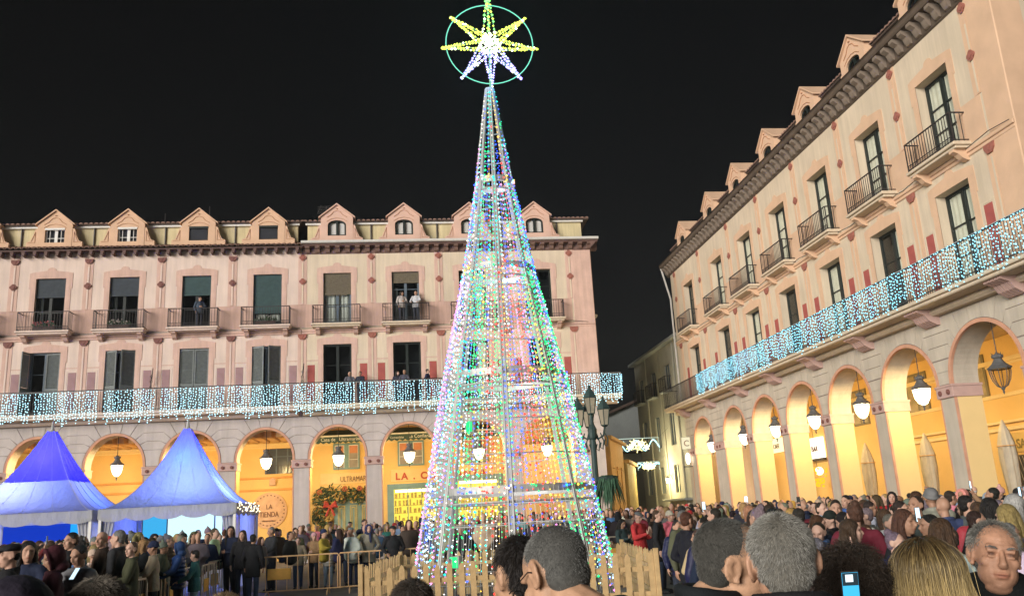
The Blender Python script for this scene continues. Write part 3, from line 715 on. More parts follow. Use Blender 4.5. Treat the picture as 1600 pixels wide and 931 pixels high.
    while x < xR:
        q.add([(x+.11*math.cos(a)+.11, y, z+.085*math.sin(a)) for y, z in ((.14, 17.80+dz+adz), (1.7, 18.18+dz+adz)) for a in (0, .8, 1.57, 2.35, 3.14)], [(i, i+1, i+6, i+5) for i in range(4)] + [(0, 1, 2, 3, 4)]); x += .26
    q.build('roof_tiles', M_TILE, rf, kind='stuff')
    # lower roof edge (eaves)
    e0, e1 = o.get('eave', (xL-.05, xR+.05))
    if o['eaves'] == 'tails':
        c = MB().box(e0, e1, -.42, .5, 16.16, 16.22).build('eaves_board', M_WOODD, root)
        tl = shared('tail', lambda: MB().prism([(-.045, 0), (.045, 0), (.095, .24), (-.095, .24)], -.39, -.0).mesh('rafter_tail', M_WOODD))
        x = e0+.3
        while x < e1-.1: obj('rafter_tail', tl, c, (x, 0, 15.915)); x += .55
        MB().box(e0, e1, -.03, 0, 15.93+dz, 16.15).build('eaves_strip', m_wall, c)
        q = MB(); x = e0
        while x < e1-.1:
            y0, y1, z0, z1 = -.52, .4, 16.26, 16.60
            q.add([(x+.13+.125*math.cos(a), y, z+.10*math.sin(a)) for y, z in ((y0, z0), (y1, z1)) for a in (0, .6, 1.2, 1.94, 2.54, 3.14)] + [(x+.13+.09*math.cos(a), y0, z0+.065*math.sin(a)) for a in (0, .6, 1.2, 1.94, 2.54, 3.14)],
                  [(i, i+1, i+7, i+6) for i in range(5)] + [(i, i+12, i+13, i+1) for i in range(5)]); x += .275
        q.build('eaves_tiles', M_TILE, c, kind='stuff')
        MB().add([(e0, -.48, 16.25), (e1, -.48, 16.25), (e1, .42, 16.57), (e0, .42, 16.57)], [(0, 1, 2, 3)]).build('tile_bed', M_ROOF, c)
    else:
        mc = o['cornice']; f, g_ = o['corn']                    # projection and height factors
        cz = lambda z: 15.86+(z-15.86)*g_+dz
        prof = [(0, 15.86), (-.10, 15.90), (-.14, 16.0), (-.14, 16.32), (-.80, 16.36), (-.86, 16.42), (-.86, 16.53), (-.93, 16.56), (.3/f, 16.60), (.3/f, 15.86)]
        prof = [(y*f, cz(z)) for y, z in prof]
        q = MB(); vs = [(xx, yy, zz) for xx in (e0, e1) for yy, zz in prof]; n = len(prof)
        q.add(vs, [tuple(range(n-1, -1, -1)), tuple(range(n, 2*n))] + [(i, (i+1) % n, (i+1) % n+n, i+n) for i in range(n)])
        c = q.build('cornice', mc, root)
        def cb():
            k = MB(); P_ = [(y*f, cz(z)) for y, z in [(-.14, 15.93), (-.26, 15.95), (-.36, 16.04), (-.44, 16.15), (-.60, 16.20), (-.74, 16.25), (-.74, 16.352), (-.14, 16.318)]]
            vs = [(xx, yy, zz) for xx in (-.12, .12) for yy, zz in P_]; nn = len(P_)
            k.add(vs, [tuple(range(nn)), tuple(range(2*nn-1, nn-1, -1))] + [(i, i+nn, (i+1) % nn+nn, (i+1) % nn) for i in range(nn)])
            return k.mesh('corbel', o['corb'])
        x = e0+.28
        while x < e1-.15: obj('corbel', shared((o['key'], 'cb'), cb), c, (x, 0, 0)); x += .53
        if o['eaves'] == 'gutter': MB().tube([(e0-.02, -.93*f-.05, cz(16.60)), (e1+.02, -.93*f-.05, cz(16.60))], .085, 8).build('gutter', M_GUT, c)
        MB().add([(e0, -.9*f, cz(16.61)), (e1, -.9*f, cz(16.61)), (e1, .8, cz(16.61)+.2), (e0, .8, cz(16.61)+.2)], [(0, 1, 2, 3)]).build('lower_roof', M_ROOF, c)
    return edges
def medal():
    b = MB(); n = 14
    b.prism([(.085*math.cos(2*math.pi*i/n), .085*math.sin(2*math.pi*i/n)) for i in range(n)], -.03, 0)
    b.prism([(.045*math.cos(2*math.pi*i/n), .045*math.sin(2*math.pi*i/n)) for i in range(n)], -.05, -.031)
    return b.mesh('medallion', M_ROSET)

fr_left = lambda k: M_FRAMEB if k in ('reed', 'reed_open', 'shutters', 'shutters_ajar', 'shutters_open') else M_FRAME
# ---- the pair of houses across the square (world X = local x)
PL = 3.62; XC = lambda k: -3.61 + PL*k
bA = empty('arcaded_house', (0, 45, 0), 0, 'pale pink arcaded house with tiled eaves behind the two tents', 'building', 'arcaded houses round the square')
h = PL/2
building(bA, [(XC(-5), h, h, 'blind_dark', 'shutters', 'casement'), (XC(-4), h, h, 'blind_dark', 'shutters_open', 'casement'), (XC(-3), h, h, 'blind_dark', 'shutters_ajar', 'casement'),
              (XC(-2), h, h, 'blind_teal', 'shutters', 'blind'), (XC(-1), h, h, 'blind_full', 'shutters_ajar', 'blind')],
         XC(-5)-h, XC(0)-h-.02, 1.38, dict(key='P', P=PL, w=1.46, rev=.16, wall=M_PALE, dec=M_PINK, stone=M_STONE, ros=M_ROSET, course=M_PINK, slab=M_PALE, panel=M_MAUVE, border=M_PALE,
         attic=M_YELLOW, dorm=M_DORM, eaves='tails', frame=fr_left, joists=True, endL=True, skipR=True))
bB = empty('arcaded_house', (0, 45.0, 0), 0, 'cream arcaded house with bracketed cornice behind the lit cone tree', 'building', 'arcaded houses round the square')
building(bB, [(XC(0), h, h, 'reed', 'pale_dark', 'arched'), (XC(1), h, h, 'reed_open', 'pale_dark2', 'arched'), (XC(2), h, h, 'pale', 'halfpale', 'arched'), (XC(3), h, h, 'pale_dark', 'pale_dark', 'arched')],
         XC(0)-h, 10.28, 1.38, dict(key='Q', P=PL, w=1.46, rev=.16, wall=M_CREAM, dec=M_PINK, stone=M_STONE, ros=M_ROSETR, course=M_PINK, slab=M_CREAM, panel=M_REDP, border=M_CREAM,
         attic=M_YELLOW, dorm=M_DORMP, eaves='gutter', corn=(.50, .74), cornice=M_CORN, corb=mat('cornice_bracket', (.19, .115, .09), .75, .2, 4), frame=fr_left, endR=True, pierL=XC(-1)+1.38, eave=(XC(0)-h-.02, 10.68), gal=(XC(0)-h, 11.2)))
MB().bbox(9.15, 10.30, -.03, 0, 7.2, 15.86, .03).build('corner_strip', M_PINK, bB)
MB().prism([(10.27, 15.9), (10.70, 16.36), (10.70, 16.46), (10.27, 16.46)], -.42, 9).build('side_eaves', M_CORN, bB)
MB().prism([(10.3, 12.2), (10.9, 12.5), (10.9, 12.6), (10.3, 12.7)], 2, 5).build('side_canopy', M_WHITE, bB)
# ---- the long house on the right (local x runs towards the camera)
PR = 4.065; LR = 31.6
cR = [3.15] + [51.8-(23.38+PR*k) for k in (5, 4, 3, 2, 1, 0)]
bR = empty('arcaded_house', (17, 51.8, 0), R(-90), 'long buff arcaded house with brown cornice along the right side of the square', 'building', 'arcaded houses round the square')
hr = PR/2
bl = [(cR[0], 2.3, 2.25, 'dark_door', 'dark_door', 'arched')]
bl += [(cR[i], (cR[i]-cR[0]-2.25) if i == 1 else hr, hr, 'pale', ('halfpale' if i % 2 else 'pale'), 'arched') for i in range(1, 7)]
building(bR, bl, 0, LR, 1.64, dict(key='R', P=PR, w=1.70, rev=.34, dz=.27, adz=-.26, dy=-.08, corn=(.60, 1.14), wall=M_CREAMR, dec=M_ORANGE, stone=M_STONER, ros=M_ROSETR, course=M_ORANGE, slab=M_CREAMR, panel=M_REDP, border=M_CREAMR, side=M_CREAMR, bd=.50,
         attic=mat('attic_cream_render', (.60, .50, .36), .9, .08, 1.2), dorm=M_DORM, eaves='brown', cornice=M_CORBR, corb=mat('grey_bracket', (.20, .155, .12), .75, .15, 4), frame=lambda k: M_FRAME, endL=True, endR=True, eave=(-.5, LR+.1), gal=(-.9, LR+1.0)))
MB().bbox(LR-1.05, LR+.02, -.03, 0, 7.2, 16.1, .03).build('corner_strip', M_ORANGE, bR)
MB().box(LR, LR+.014, .0, .9, 0, 16.0).build('end_strip', M_ORANGE, bR)
MB().tube([(-.42, -.45, 16.8), (-.1, -.1, 14.6), (-.1, -.1, 7.8)], .06, 6).build('downpipe', M_GUT, bR)
# ================================================================== lanterns in the arches
for i, k in enumerate(range(-5, 4)):
    if k < -4: continue
    nm = {-4: 'left of the left tent peak', -3: 'between the two tent peaks', -2: 'behind the right tent roof', -1: 'over the round sign', 0: 'over the fir garland', 1: 'over the red sign lettering',
          2: 'behind the left half of the cone tree', 3: 'behind the right half of the cone tree'}[k]
    lantern((XC(k), 45.45, 5.2), 'lit glass lantern hanging in the arch %s' % nm, 'lanterns hanging in the far arcade', True, 1.0)
for i, c in enumerate(cR):
    y = 51.8-c; lit = i < 6
    nm = ['at the far corner', 'second from the far corner', 'third from the far corner', 'fourth from the far corner, before the bright sign', 'third from the near end', 'second from the near end', 'nearest the camera'][i]
    lantern((17.45, y, 5.2), ('lit' if lit else 'unlit') + ' glass lantern in the right arcade, ' + nm, 'lanterns hanging in the right arcade', lit, 1.0)

# ================================================================== shops in the far arcade
SY = 49.2
M_TEAL = mat('teal_shop_paint', (.16, .25, .24), .6, .1, 4)
M_BROWNL = mat('brown_lettering', (.17, .08, .04), .7)
M_REDL = mat('red_lettering', (.42, .07, .03), .6)
M_AWN = mat('dark_green_awning', (.05, .085, .075), .8, .15, 6)
M_GOLD = mat('gold_moulding', (.62, .45, .14), .5, .1, 6)
M_TAN = mat('tan_sign', (.60, .36, .20), .8, .12, 3)
def shop_window(x0, x1, z0, z1, label, cur):
    t = empty('arcade_window', ((x0+x1)/2, SY, z0), 0, label, 'window', 'upper shop windows in the arcade'); w, h_ = x1-x0, z1-z0
    b = MB(); b.box(-w/2, -w/2+.08, -.1, 0, 0, h_); b.box(w/2-.08, w/2, -.1, 0, 0, h_); b.box(-w/2+.08, w/2-.08, -.098, 0, h_-.08, h_); b.box(-w/2+.08, w/2-.08, -.098, 0, 0, .08); b.box(-.12, .12, -.11, 0, .08, h_-.08)
    b.build('frame', M_TEAL, t)
    for sx in (-1, 1):
        a, c = (-w/2+.08, -.12) if sx < 0 else (.12, w/2-.08)
        MB().box(a, c, -.03, -.002, .08, h_-.08).build('backing', mat('window_grey_tan', (.28, .24, .20), .8, .2, 3), t)
        MB().box(a+.02, c-.02, -.05, -.031, h_*.62, h_-.1).build('blind', cur, t)
        q = MB(); q.box(a, a+.035, -.075, -.051, .09, h_-.09); q.box(c-.035, c, -.075, -.051, .09, h_-.09); q.box(a+.036, c-.036, -.074, -.051, h_-.13, h_-.09); q.box(a+.036, c-.036, -.074, -.051, h_*.36, h_*.36+.03)
        q.build('sash', M_WHITE, t)
    return t
M_TERR = mat('terracotta_blind', (.55, .22, .10), .8, .1, 5)
shop_window(-4.19, -2.74, 4.68, 6.1, 'two-leaf arcade window with terracotta blinds over the shop garland', M_TERR)
shop_window(-.64, .83, 4.72, 6.1, 'two-leaf arcade window above the red shop lettering', M_TERR)
shop_window(3.0, 4.45, 4.72, 6.1, 'arcade window behind the left half of the cone tree', M_TERR)
def awning(xc, w, texts, label):
    t = empty('awning', (xc, SY, 0), 0, label, 'awning', 'dark green shop awnings')
    MB().box(-w/2, w/2, -.85, -.75, 6.42, 6.50).build('rail', M_WHITE, t)
    n = int(w/.3); P = [(-w/2, 6.41)]
    for i in range(n): P += [(-w/2+w*(i+.15)/n, 6.10), (-w/2+w*(i+.5)/n, 6.05), (-w/2+w*(i+.85)/n, 6.10), (-w/2+w*(i+1)/n, 6.14)]
    P.append((w/2, 6.41)); P = P[::-1]; P = P[::-1]
    MB().prism(P, -.83, -.80).build('valance', M_AWN, t)
    MB().add([(-w/2, -.8, 6.42), (w/2, -.8, 6.42), (w/2, -.01, 6.85), (-w/2, -.01, 6.85)], [(0, 1, 2, 3)]).build('canvas', M_AWN, t)
    for tx, x, s_ in texts: text('lettering', tx, s_, M_WHITE, t, (x, -.845, 6.19), sx=.95)
awning(-3.6, 3.0, [('Casa de', -.8, .26), ('Ultramarinos', .45, .26)], 'dark green scalloped awning with white lettering, in the arch with the fir garland')
awning(.1, 3.0, [('Comestibles', -.75, .16), ('La Confianza', .55, .27)], 'dark green scalloped awning with white lettering, in the arch just left of the tree')
awning(3.7, 2.8, [('Ultramarinos', 0, .22)], 'dark green scalloped awning with white lettering, seen through the cone tree')
def wall_band(x0, x1, z0, z1, m_=None, nm='wall_band'):
    return MB().bbox(x0, x1, -.05, 0, z0, z1, .015).build(nm, m_ or M_WARM3, None)
for root_, x0, x1, z in ((bA, -12.8, -5.5, 4.36), (bA, -12.8, -5.5, 3.72), (bA, -23, -13, 4.42), (bA, -23, -13, 3.9)):
    q = MB().bbox(x0, x1, -.05+4.2, 4.2, z, z+.12, .015).build('wall_band', M_WARM3, root_)
# round sign
t = empty('round_sign', (-7.62, SY, 2.68), 0, 'large round tan sign with brown lettering, on the wall right of the tents', 'sign')
MB().prism([(.95*math.cos(2*math.pi*i/40), .95*math.sin(2*math.pi*i/40)) for i in range(40)], -.05, 0).build('disc', M_TAN, t)
q = MB()
for i in range(26):
    a = 2*math.pi*i/26; q.prism([(.80*math.cos(a)+.05*math.cos(b_), .80*math.sin(a)+.035*math.sin(b_)) for b_ in (a, a+1.2, a+2.6, a+4, a+5.2)], -.058, -.05)
q.build('leaf_wreath', M_BROWNL, t, kind='stuff')
text('lettering', 'LA', .36, M_BROWNL, t, (0, -.06, .08), sx=.8); text('lettering', 'TIENDA', .40, M_BROWNL, t, (0, -.06, -.34), sx=.72)
text('lettering', 'ultramarinos', .14, M_BROWNL, t, (0, -.06, -.58))
# crest plaque, dark window, red figure
t = empty('wall_plaque', (-7.45, SY-.06, 4.0), 0, 'small square plaque on the ochre wall above the round sign', 'plaque')
MB().bbox(-.17, .17, -.06, .01, 0, .3, .03).prism([(-.2, .3), (.2, .3), (.0, .42)], -.05, .01).build('plaque', M_TAN, t)
t = empty('arcade_window', (-6.95, SY, 4.62), 0, 'dark two-leaf window over the round sign', 'window', 'upper shop windows in the arcade')
b = MB(); b.box(-.9, .85, -.03, 0, 0, 1.36); b.build('pane', mat('dark_window', (.06, .065, .075), .2, .2, 2), t)
b = MB()
for xx in (-.92, -.35, .25, .82): b.box(xx, xx+.06, -.06, -.031, 0, 1.36)
b.box(-.859, .819, -.058, -.031, .9, .94); b.build('frame', M_FRAMEB, t)
b = MB()
for i in range(11): b.box(-.9+i*.17, -.88+i*.17, -.24, -.22, 0, .42)
b.box(-.9, .85, -.245, -.215, .421, .45); b.build('railing', M_IRON, t)
t = empty('cloth_figure', (-6.28, SY-.25, 4.66), 0, 'small red and white figure hung on the arcade window rail', 'decoration')
MB().lathe([(.05, 0), (.13, .1), (.12, .4), (.08, .5)], 8).tube([(-.1, 0, .42), (-.2, -.02, .25)], .04, 5).tube([(.1, 0, .42), (.2, -.02, .6)], .04, 5).build('coat', mat('red_cloth', (.36, .045, .03), .8), t)
MB().ball((0, 0, .56), .07).lathe([(.09, .60), (.07, .66), (.01, .74)], 8).build('head', mat('pale_felt', (.6, .45, .38), .8), t)
t = empty('arcade_shutter', (-13.87, SY, 4.55), 0, 'grey-green closed shutter in the arch between the tents', 'shutter')
b = MB().bbox(-.36, .36, -.06, 0, 0, 1.0, .015)
b.build('panel', mat('sage_shutter', (.22, .25, .15), .7, .12, 5), t)
q = MB()
for i in range(16): q.box(-.31, .31, -.075, -.061, .06+i*.056, .06+i*.056+.035)
q.build('slats', MATS['sage_shutter'], t, kind='stuff')
# grocer's front with fir garland
t = empty('shop_door', (-2.9, SY, 0), 0, 'teal panelled shop door with gold mouldings under the fir garland', 'door')
MB().box(-1.25, 1.1, -.10, 0, 0, 3.55).build('door_leaf', M_TEAL, t)
pan = MB(); 
for (z0, z1) in ((.3, 1.15), (1.3, 2.72), (2.86, 3.4)):
    for g_ in (0, .09):
        a = .19-g_; pan.box(-a, -a+.03, -.03, 0, z0+g_, z1-g_); pan.box(a-.03, a, -.03, 0, z0+g_, z1-g_); pan.box(-a+.03, a-.03, -.029, 0, z0+g_, z0+g_+.03); pan.box(-a+.03, a-.03, -.029, 0, z1-g_-.03, z1-g_)
pm = pan.mesh('door_panel', M_GOLD)
for xx in (-.85, -.2, .45): obj('door_panel', pm, t, (xx, -.10, 0))
t = empty('shop_sign', (-3.2, SY, 3.95), 0, 'cream fascia with tall thin dark lettering above the fir garland', 'sign')
MB().bbox(-1.7, 1.35, -.05, 0, -.05, .55, .01).build('board', mat('cream_fascia', (.70, .48, .20), .8, .06, 3), t)
text('lettering', 'ULTRAMARINOS', .42, M_BROWNL, t, (-.62, -.06, .06), sx=.66, align='LEFT')
def leaf_stuff(pts, n, spread, size, r_=random.Random(3)):
    b = MB()
    for i in range(n):
        p = r_.choice(pts); c = Vector(p)+Vector((r_.gauss(0, spread), r_.gauss(0, spread*.5), r_.gauss(0, spread)))
        d = Vector((r_.uniform(-1, 1), r_.uniform(-1, .3), r_.uniform(-1.2, .6))).normalized()*size*r_.uniform(.6, 1.4); s_ = d.orthogonal().normalized()*size*.16
        b.add([tuple(c-s_), tuple(c+d*.5-s_*1.3), tuple(c+d), tuple(c+d*.5+s_*1.3), tuple(c+s_)], [(0, 1, 2, 3, 4)])
    return b
t = empty('fir_garland', (0, SY, 0), 0, 'thick fir garland with ribbons arching over the teal shop door', 'garland')
gp = [(-4.85+.25*math.sin(i*.8), -.25, 1.6+i*.12) for i in range(14)] + [(-4.8+i*.17, -.25, 3.35+.12*math.sin(i*.9)) for i in range(15)]
leaf_stuff(gp, 900, .15, .24).build('fir_sprigs', mat('fir_green', (.07, .105, .045), .8, .35, 8), t, kind='stuff')
leaf_stuff(gp, 420, .17, .26).build('gold_leaves', mat('gold_leaf', (.50, .32, .10), .5, .2, 8), t, kind='stuff')
for (x, z) in ((-3.55, 3.62), (-4.55, 2.9), (-2.75, 3.6), (-4.9, 3.5)):
    q = MB()
    for a in range(6): q.ball((.09*math.cos(a), -.42, .09*math.sin(a)), .07, 6, 4)
    q.build('flower', mat('poinsettia_red', (.36, .10, .035), .7, .2, 9), t, (x, 0, z))
t = empty('ribbon_bow', (-4.32, SY-.5, 2.72), 0, 'big red ribbon bow at the foot of the fir garland', 'bow')
for nm, pts in (('loop', [(0, 0, 0), (-.28, -.06, .2), (-.34, -.02, .02), (0, 0, -.02)]), ('loop', [(0, 0, 0), (.28, -.06, .2), (.34, -.02, .02), (0, 0, -.02)])):
    MB().tube(pts, [.04, .12, .13, .04], 8).build(nm, MATS['red_cloth'], t)
for s_ in (-1, 1): MB().tube([(0, 0, 0), (s_*.12, -.03, -.25), (s_*.22, 0, -.5)], [.03, .06, .07], 6).build('tail', MATS['red_cloth'], t)
# lit shop windows
def lit_shop(xc, w, z1, label, seed):
    t = empty('shop_window', (xc, SY, 0), 0, label, 'shop window', 'yellow lit shop windows')
    b = MB(); b.box(-w/2-.35, -w/2, -.12, 0, 0, z1+.3); b.box(w/2, w/2+.35, -.12, 0, 0, z1+.3); b.box(-w/2, w/2, -.119, 0, z1, z1+.3); b.box(-w/2, w/2, -.118, 0, 0, .9)
    b.build('frame', M_TEAL, t)
    M = glow('shop_light', (1, .80, .10), 1.1, False)
    MB().box(-w/2, w/2, -.02, -.002, .9, z1).build('lit_backing', M, t)
    MB().box(-w/2+.1, w/2, -.05, -.021, z1-.16, z1-.03).build('tube_light', glow('tube_white', (1, .95, .7), 4, False), t)
    r_ = random.Random(seed); q = MB()
    for zz in (.95, 1.35, 1.75, 2.15, 2.55, 2.95):
        if zz > z1-.4: break
        q.box(-w/2, w/2, -.10, -.03, zz, zz+.025)
        x = -w/2+.04
        while x < w/2-.15:
            ww = r_.uniform(.06, .16); hh = r_.uniform(.12, .33); q.box(x, x+ww, -.095, -.035, zz+.026, zz+.026+hh); x += ww+r_.uniform(.02, .14)
    q.build('goods', mat('shelf_goods', (.42, .30, .06), .6, .5, 14), t, kind='stuff')
    q = MB(); 
    for xx in (-w/6, w/6): q.box(xx-.02, xx+.02, -.115, -.101, .9, z1)
    q.build('glazing_bar', M_TEAL, t)
lit_shop(.25, 2.3, 3.45, 'yellow lit grocery window with full shelves, just left of the cone tree', 5)
lit_shop(3.75, 2.2, 3.75, 'yellow lit shop window with goods, behind the left half of the cone tree', 6)
lit_shop(7.4, 2.0, 3.3, 'yellow lit shop window, behind the right limb of the cone tree', 9)
t = empty('shop_sign', (1.7, SY, 3.98), 0, 'cream fascia with big red lettering running behind the cone tree', 'sign')
MB().bbox(-2.75, 3.3, -.05, 0, -.12, .55, .01).build('board', MATS['cream_fascia'], t)
text('lettering', 'LA . CONFIANZA', .52, M_REDL, t, (-2.5, -.06, .0), sx=1.02, align='LEFT', space=1.28, bold=.018)

# ================================================================== shops in the right arcade
def rloc(y, dx=0.0): return (21.2-dx, y, 0)
t = empty('shop_sign', rloc(27.6), R(-90), 'ochre fascia with dark capital lettering at the right edge, beside a closed parasol', 'sign')
MB().bbox(-1.0, 2.2, -.05, 0, 2.95, 3.62, .01).build('board', mat('ochre_board', (.62, .40, .12), .8, .05, 3), t)
text('lettering', 'SAN MIGUEL', .46, mat('olive_lettering', (.24, .17, .05), .7), t, (-.60, -.06, 3.08), sx=.9, align='LEFT')
t = empty('lattice_shutter', rloc(27.4), R(-90), 'folding lattice shutter below the ochre fascia at the right edge', 'shutter')
MB().box(-1.0, 1.9, -.03, 0, 0, 2.85).build('opening', mat('dim_shop', (.07, .06, .05), .8), t)
q = MB()
for i in range(-12, 24):
    for s_ in (-1, 1): q.tube([(-1+i*.18 if s_ > 0 else -1+i*.18, -.06, .05), (-1+i*.18+s_*.7, -.06, 2.8)], .012, 4) if -1 <= -1+i*.18 <= 1.8 and -1 <= -1+i*.18+s_*.7 <= 1.9 else None
q.build('lattice', mat('pale_lattice', (.5, .42, .3), .5), t, kind='stuff')
for y0, y1, z, lab in ((22, 33, 4.05, 'near'), ):
    t = empty('double_moulding', rloc((y0+y1)/2), R(-90), 'double cream moulding along the ochre wall above the parasols', 'moulding')
    q = MB(); w = y1-y0; q.bbox(-w/2-2, w/2+2, -.14, 0, 3.98, 4.08, .02).bbox(-w/2-2, w/2+2, -.10, 0, 3.72, 3.86, .02).bbox(-w/2-2, w/2+2, -.06, 0, 4.9, 5.05, .02); q.build('moulding', M_WARM2, t)
for y, w, lab in ((29.9, 1.5, 'tall pale arcade window near the second closed parasol'), (25.0, 1.5, 'tall arcade window at the right edge behind the unlit lantern'), (33.6, 1.5, 'arcade window behind the third lantern from the near end'), (38.4, 1.4, 'arcade window half hidden by the fourth far pier')):
    t = empty('arcade_window', rloc(y), R(-90), lab, 'window', 'upper windows of the right arcade')
    MB().box(-w/2, w/2, -.05, 0, 4.95, 6.6).build('frame', mat('olive_frame', (.20, .16, .08), .7), t)
    for sx in (-1, 1): MB().box(sx*w*.24-w*.19, sx*w*.24+w*.19, -.06, -.051, 5.05, 6.5).build('pane', mat('amber_glass', (.34, .26, .13), .2, .25, 3), t)
t = empty('lit_sign', rloc(43.0, .1), R(-90), 'white lit box sign in the arch with the fourth far lantern', 'sign')
MB().bbox(-.9, .7, -.15, 0, 3.75, 4.8, .02).build('box', glow('sign_white', (1, .93, .75), 2.2, False), t)
text('lettering', 'BAR', .4, M_BROWNL, t, (-.1, -.17, 4.1))
MB().box(-.95, .75, -.16, 0, 3.62, 3.74).build('edge', M_IRON, t)
t = empty('lit_sign', rloc(47.7, .1), R(-90), 'yellowish lit box sign seen past the third far pier', 'sign')
MB().bbox(-1.1, .9, -.15, 0, 4.4, 5.2, .02).build('box', glow('sign_yellow', (1, .86, .45), 1.5, False), t)
text('lettering', 'CAFE', .36, M_BROWNL, t, (-.1, -.17, 4.62))
t = empty('garland_cluster', (20.2, 41.6, 2.7), 0, 'glowing amber cluster hanging in the arch under the white sign', 'decoration')
q = MB(); r_ = random.Random(4)
for i in range(50): q.ball((r_.gauss(0, .22), r_.gauss(0, .2), r_.uniform(-.4, .5)), .06, 6, 4)
q.build('amber_bulbs', glow('amber_bulb', (1, .45, .02), 1.4, False), t, kind='stuff')
MB().ball((0, -.2, .35), .2, 10, 8).build('globe', glow('globe_warm', (1, .8, .4), 5, False), t)
MB().tube([(0, 0, .5), (0, 0, 4.4)], .012, 4).build('cord', M_IRON, t)
for i, (y, lab) in enumerate(((35.4, 'between the third and fourth near piers'), (31.0, 'in the second arch from the near end'), (26.5, 'in the nearest arch beside the lettered fascia'))):
    t = empty('closed_parasol', (19.5, y, 0), R(20*i), 'closed cream cafe parasol standing ' + lab, 'parasol', 'closed parasols in the right arcade')
    def cl():
        b = MB(); n = 24; prof = [(.10, 1.25), (.17, 1.5), (.21, 2.1), (.235, 2.7), (.22, 3.2), (.15, 3.55), (.08, 3.8), (.03, 3.95)]
        vs = [(r_*(1+.26*math.cos(k*math.pi/1.5+z*.8)*(z < 3.7))*math.cos(2*math.pi*k/n), r_*(1+.26*math.cos(k*math.pi/1.5+z*.8)*(z < 3.7))*math.sin(2*math.pi*k/n), z) for r_, z in prof for k in range(n)]
        b.add(vs, [(a*n+k, a*n+(k+1) % n, (a+1)*n+(k+1) % n, (a+1)*n+k) for a in range(len(prof)-1) for k in range(n)] + [tuple((len(prof)-1)*n+k for k in range(n))])
        return b.mesh('canopy', mat('cream_canvas', (.56, .49, .37), .9, .1, 3), True)
    obj('canopy', shared('parc', cl), t)
    obj('tie', shared('part', lambda: MB().tube([(.30*math.cos(k*.4), .30*math.sin(k*.4), 3.1) for k in range(16)], .018, 4, closed=True).mesh('tie', M_BEAM)), t)
    obj('pole', shared('parp', lambda: MB().tube([(0, 0, .1), (0, 0, 1.5)], .03, 8).mesh('pole', M_WHITE)), t)
    obj('base', shared('parb', lambda: MB().lathe([(.42, 0), (.42, .06), (.06, .1), (.05, .3)], 12).mesh('base', M_IRON)), t)

# ================================================================== icy curtains of bulbs on the galleries
M_ICE = glow('ice_bulb', (.42, .84, 1.0), 3.6)
def curtain(name, p0, d, L, z1, zmin, label, seed, sp=.125, skip=(2.3, 3.1), m_=None, rr=(.022, .032)):
    r_ = random.Random(seed); t = empty(name, p0, math.atan2(d[1], d[0]), label, 'string lights', 'icy bulb curtains on the galleries')
    b = MB(); cb = MB(); x = 0.05; nextgap = r_.uniform(*skip); g0 = 0
    while x < L:
        if x-g0 > nextgap:
            x += r_.uniform(.10, .28); g0 = x; nextgap = r_.uniform(*skip)
        zb = zmin+r_.uniform(0, .22)+.26*abs(math.sin(x*2.1+seed))*(r_.random() < .7)
        z = z1-r_.uniform(0, .1); px = x
        cb.add([(x-.004, 0, z1), (x+.004, 0, z1), (x+.004, 0, zb), (x-.004, 0, zb)], [(0, 1, 2, 3)])
        while z > zb:
            px = x+r_.uniform(-.035, .035); b.octa((px, r_.uniform(-.03, .03), z), r_.uniform(*rr)); z -= r_.uniform(.085, .155)
        x += r_.uniform(sp*.75, sp*1.25)
    cb.tube([(0, 0, z1), (L, 0, z1)], .01, 4)
    cb.build('cable', mat('clear_cable', (.45, .5, .5), .4), t, kind='stuff')
    b.build('bulbs', m_ or M_ICE, t, kind='stuff')
    return t
curtain('bulb_curtain', (-23.4, 43.97, 0), (1, 0), 18.1, 8.72, 7.02, 'blue-white bulb curtain on the gallery of the pale pink house', 11)
curtain('bulb_curtain', (-5.3, 43.97, 0), (1, 0), 16.5, 8.72, 7.02, 'blue-white bulb curtain on the gallery of the house behind the tree', 12)
curtain('bulb_curtain', (11.24, 44.05, 0), (0, 1), .95, 8.72, 7.3, 'short bulb curtain returning round the end of the far gallery', 13)
curtain('bulb_curtain', (15.97, 46.0, 0), (0, -1), 26.8, 8.78, 7.46, 'dense blue-white bulb curtain along the right-hand gallery', 14, .115, (60, 61), glow('ice_bulb_blue', (.26, .78, 1.0), 2.9), (.019, .028))
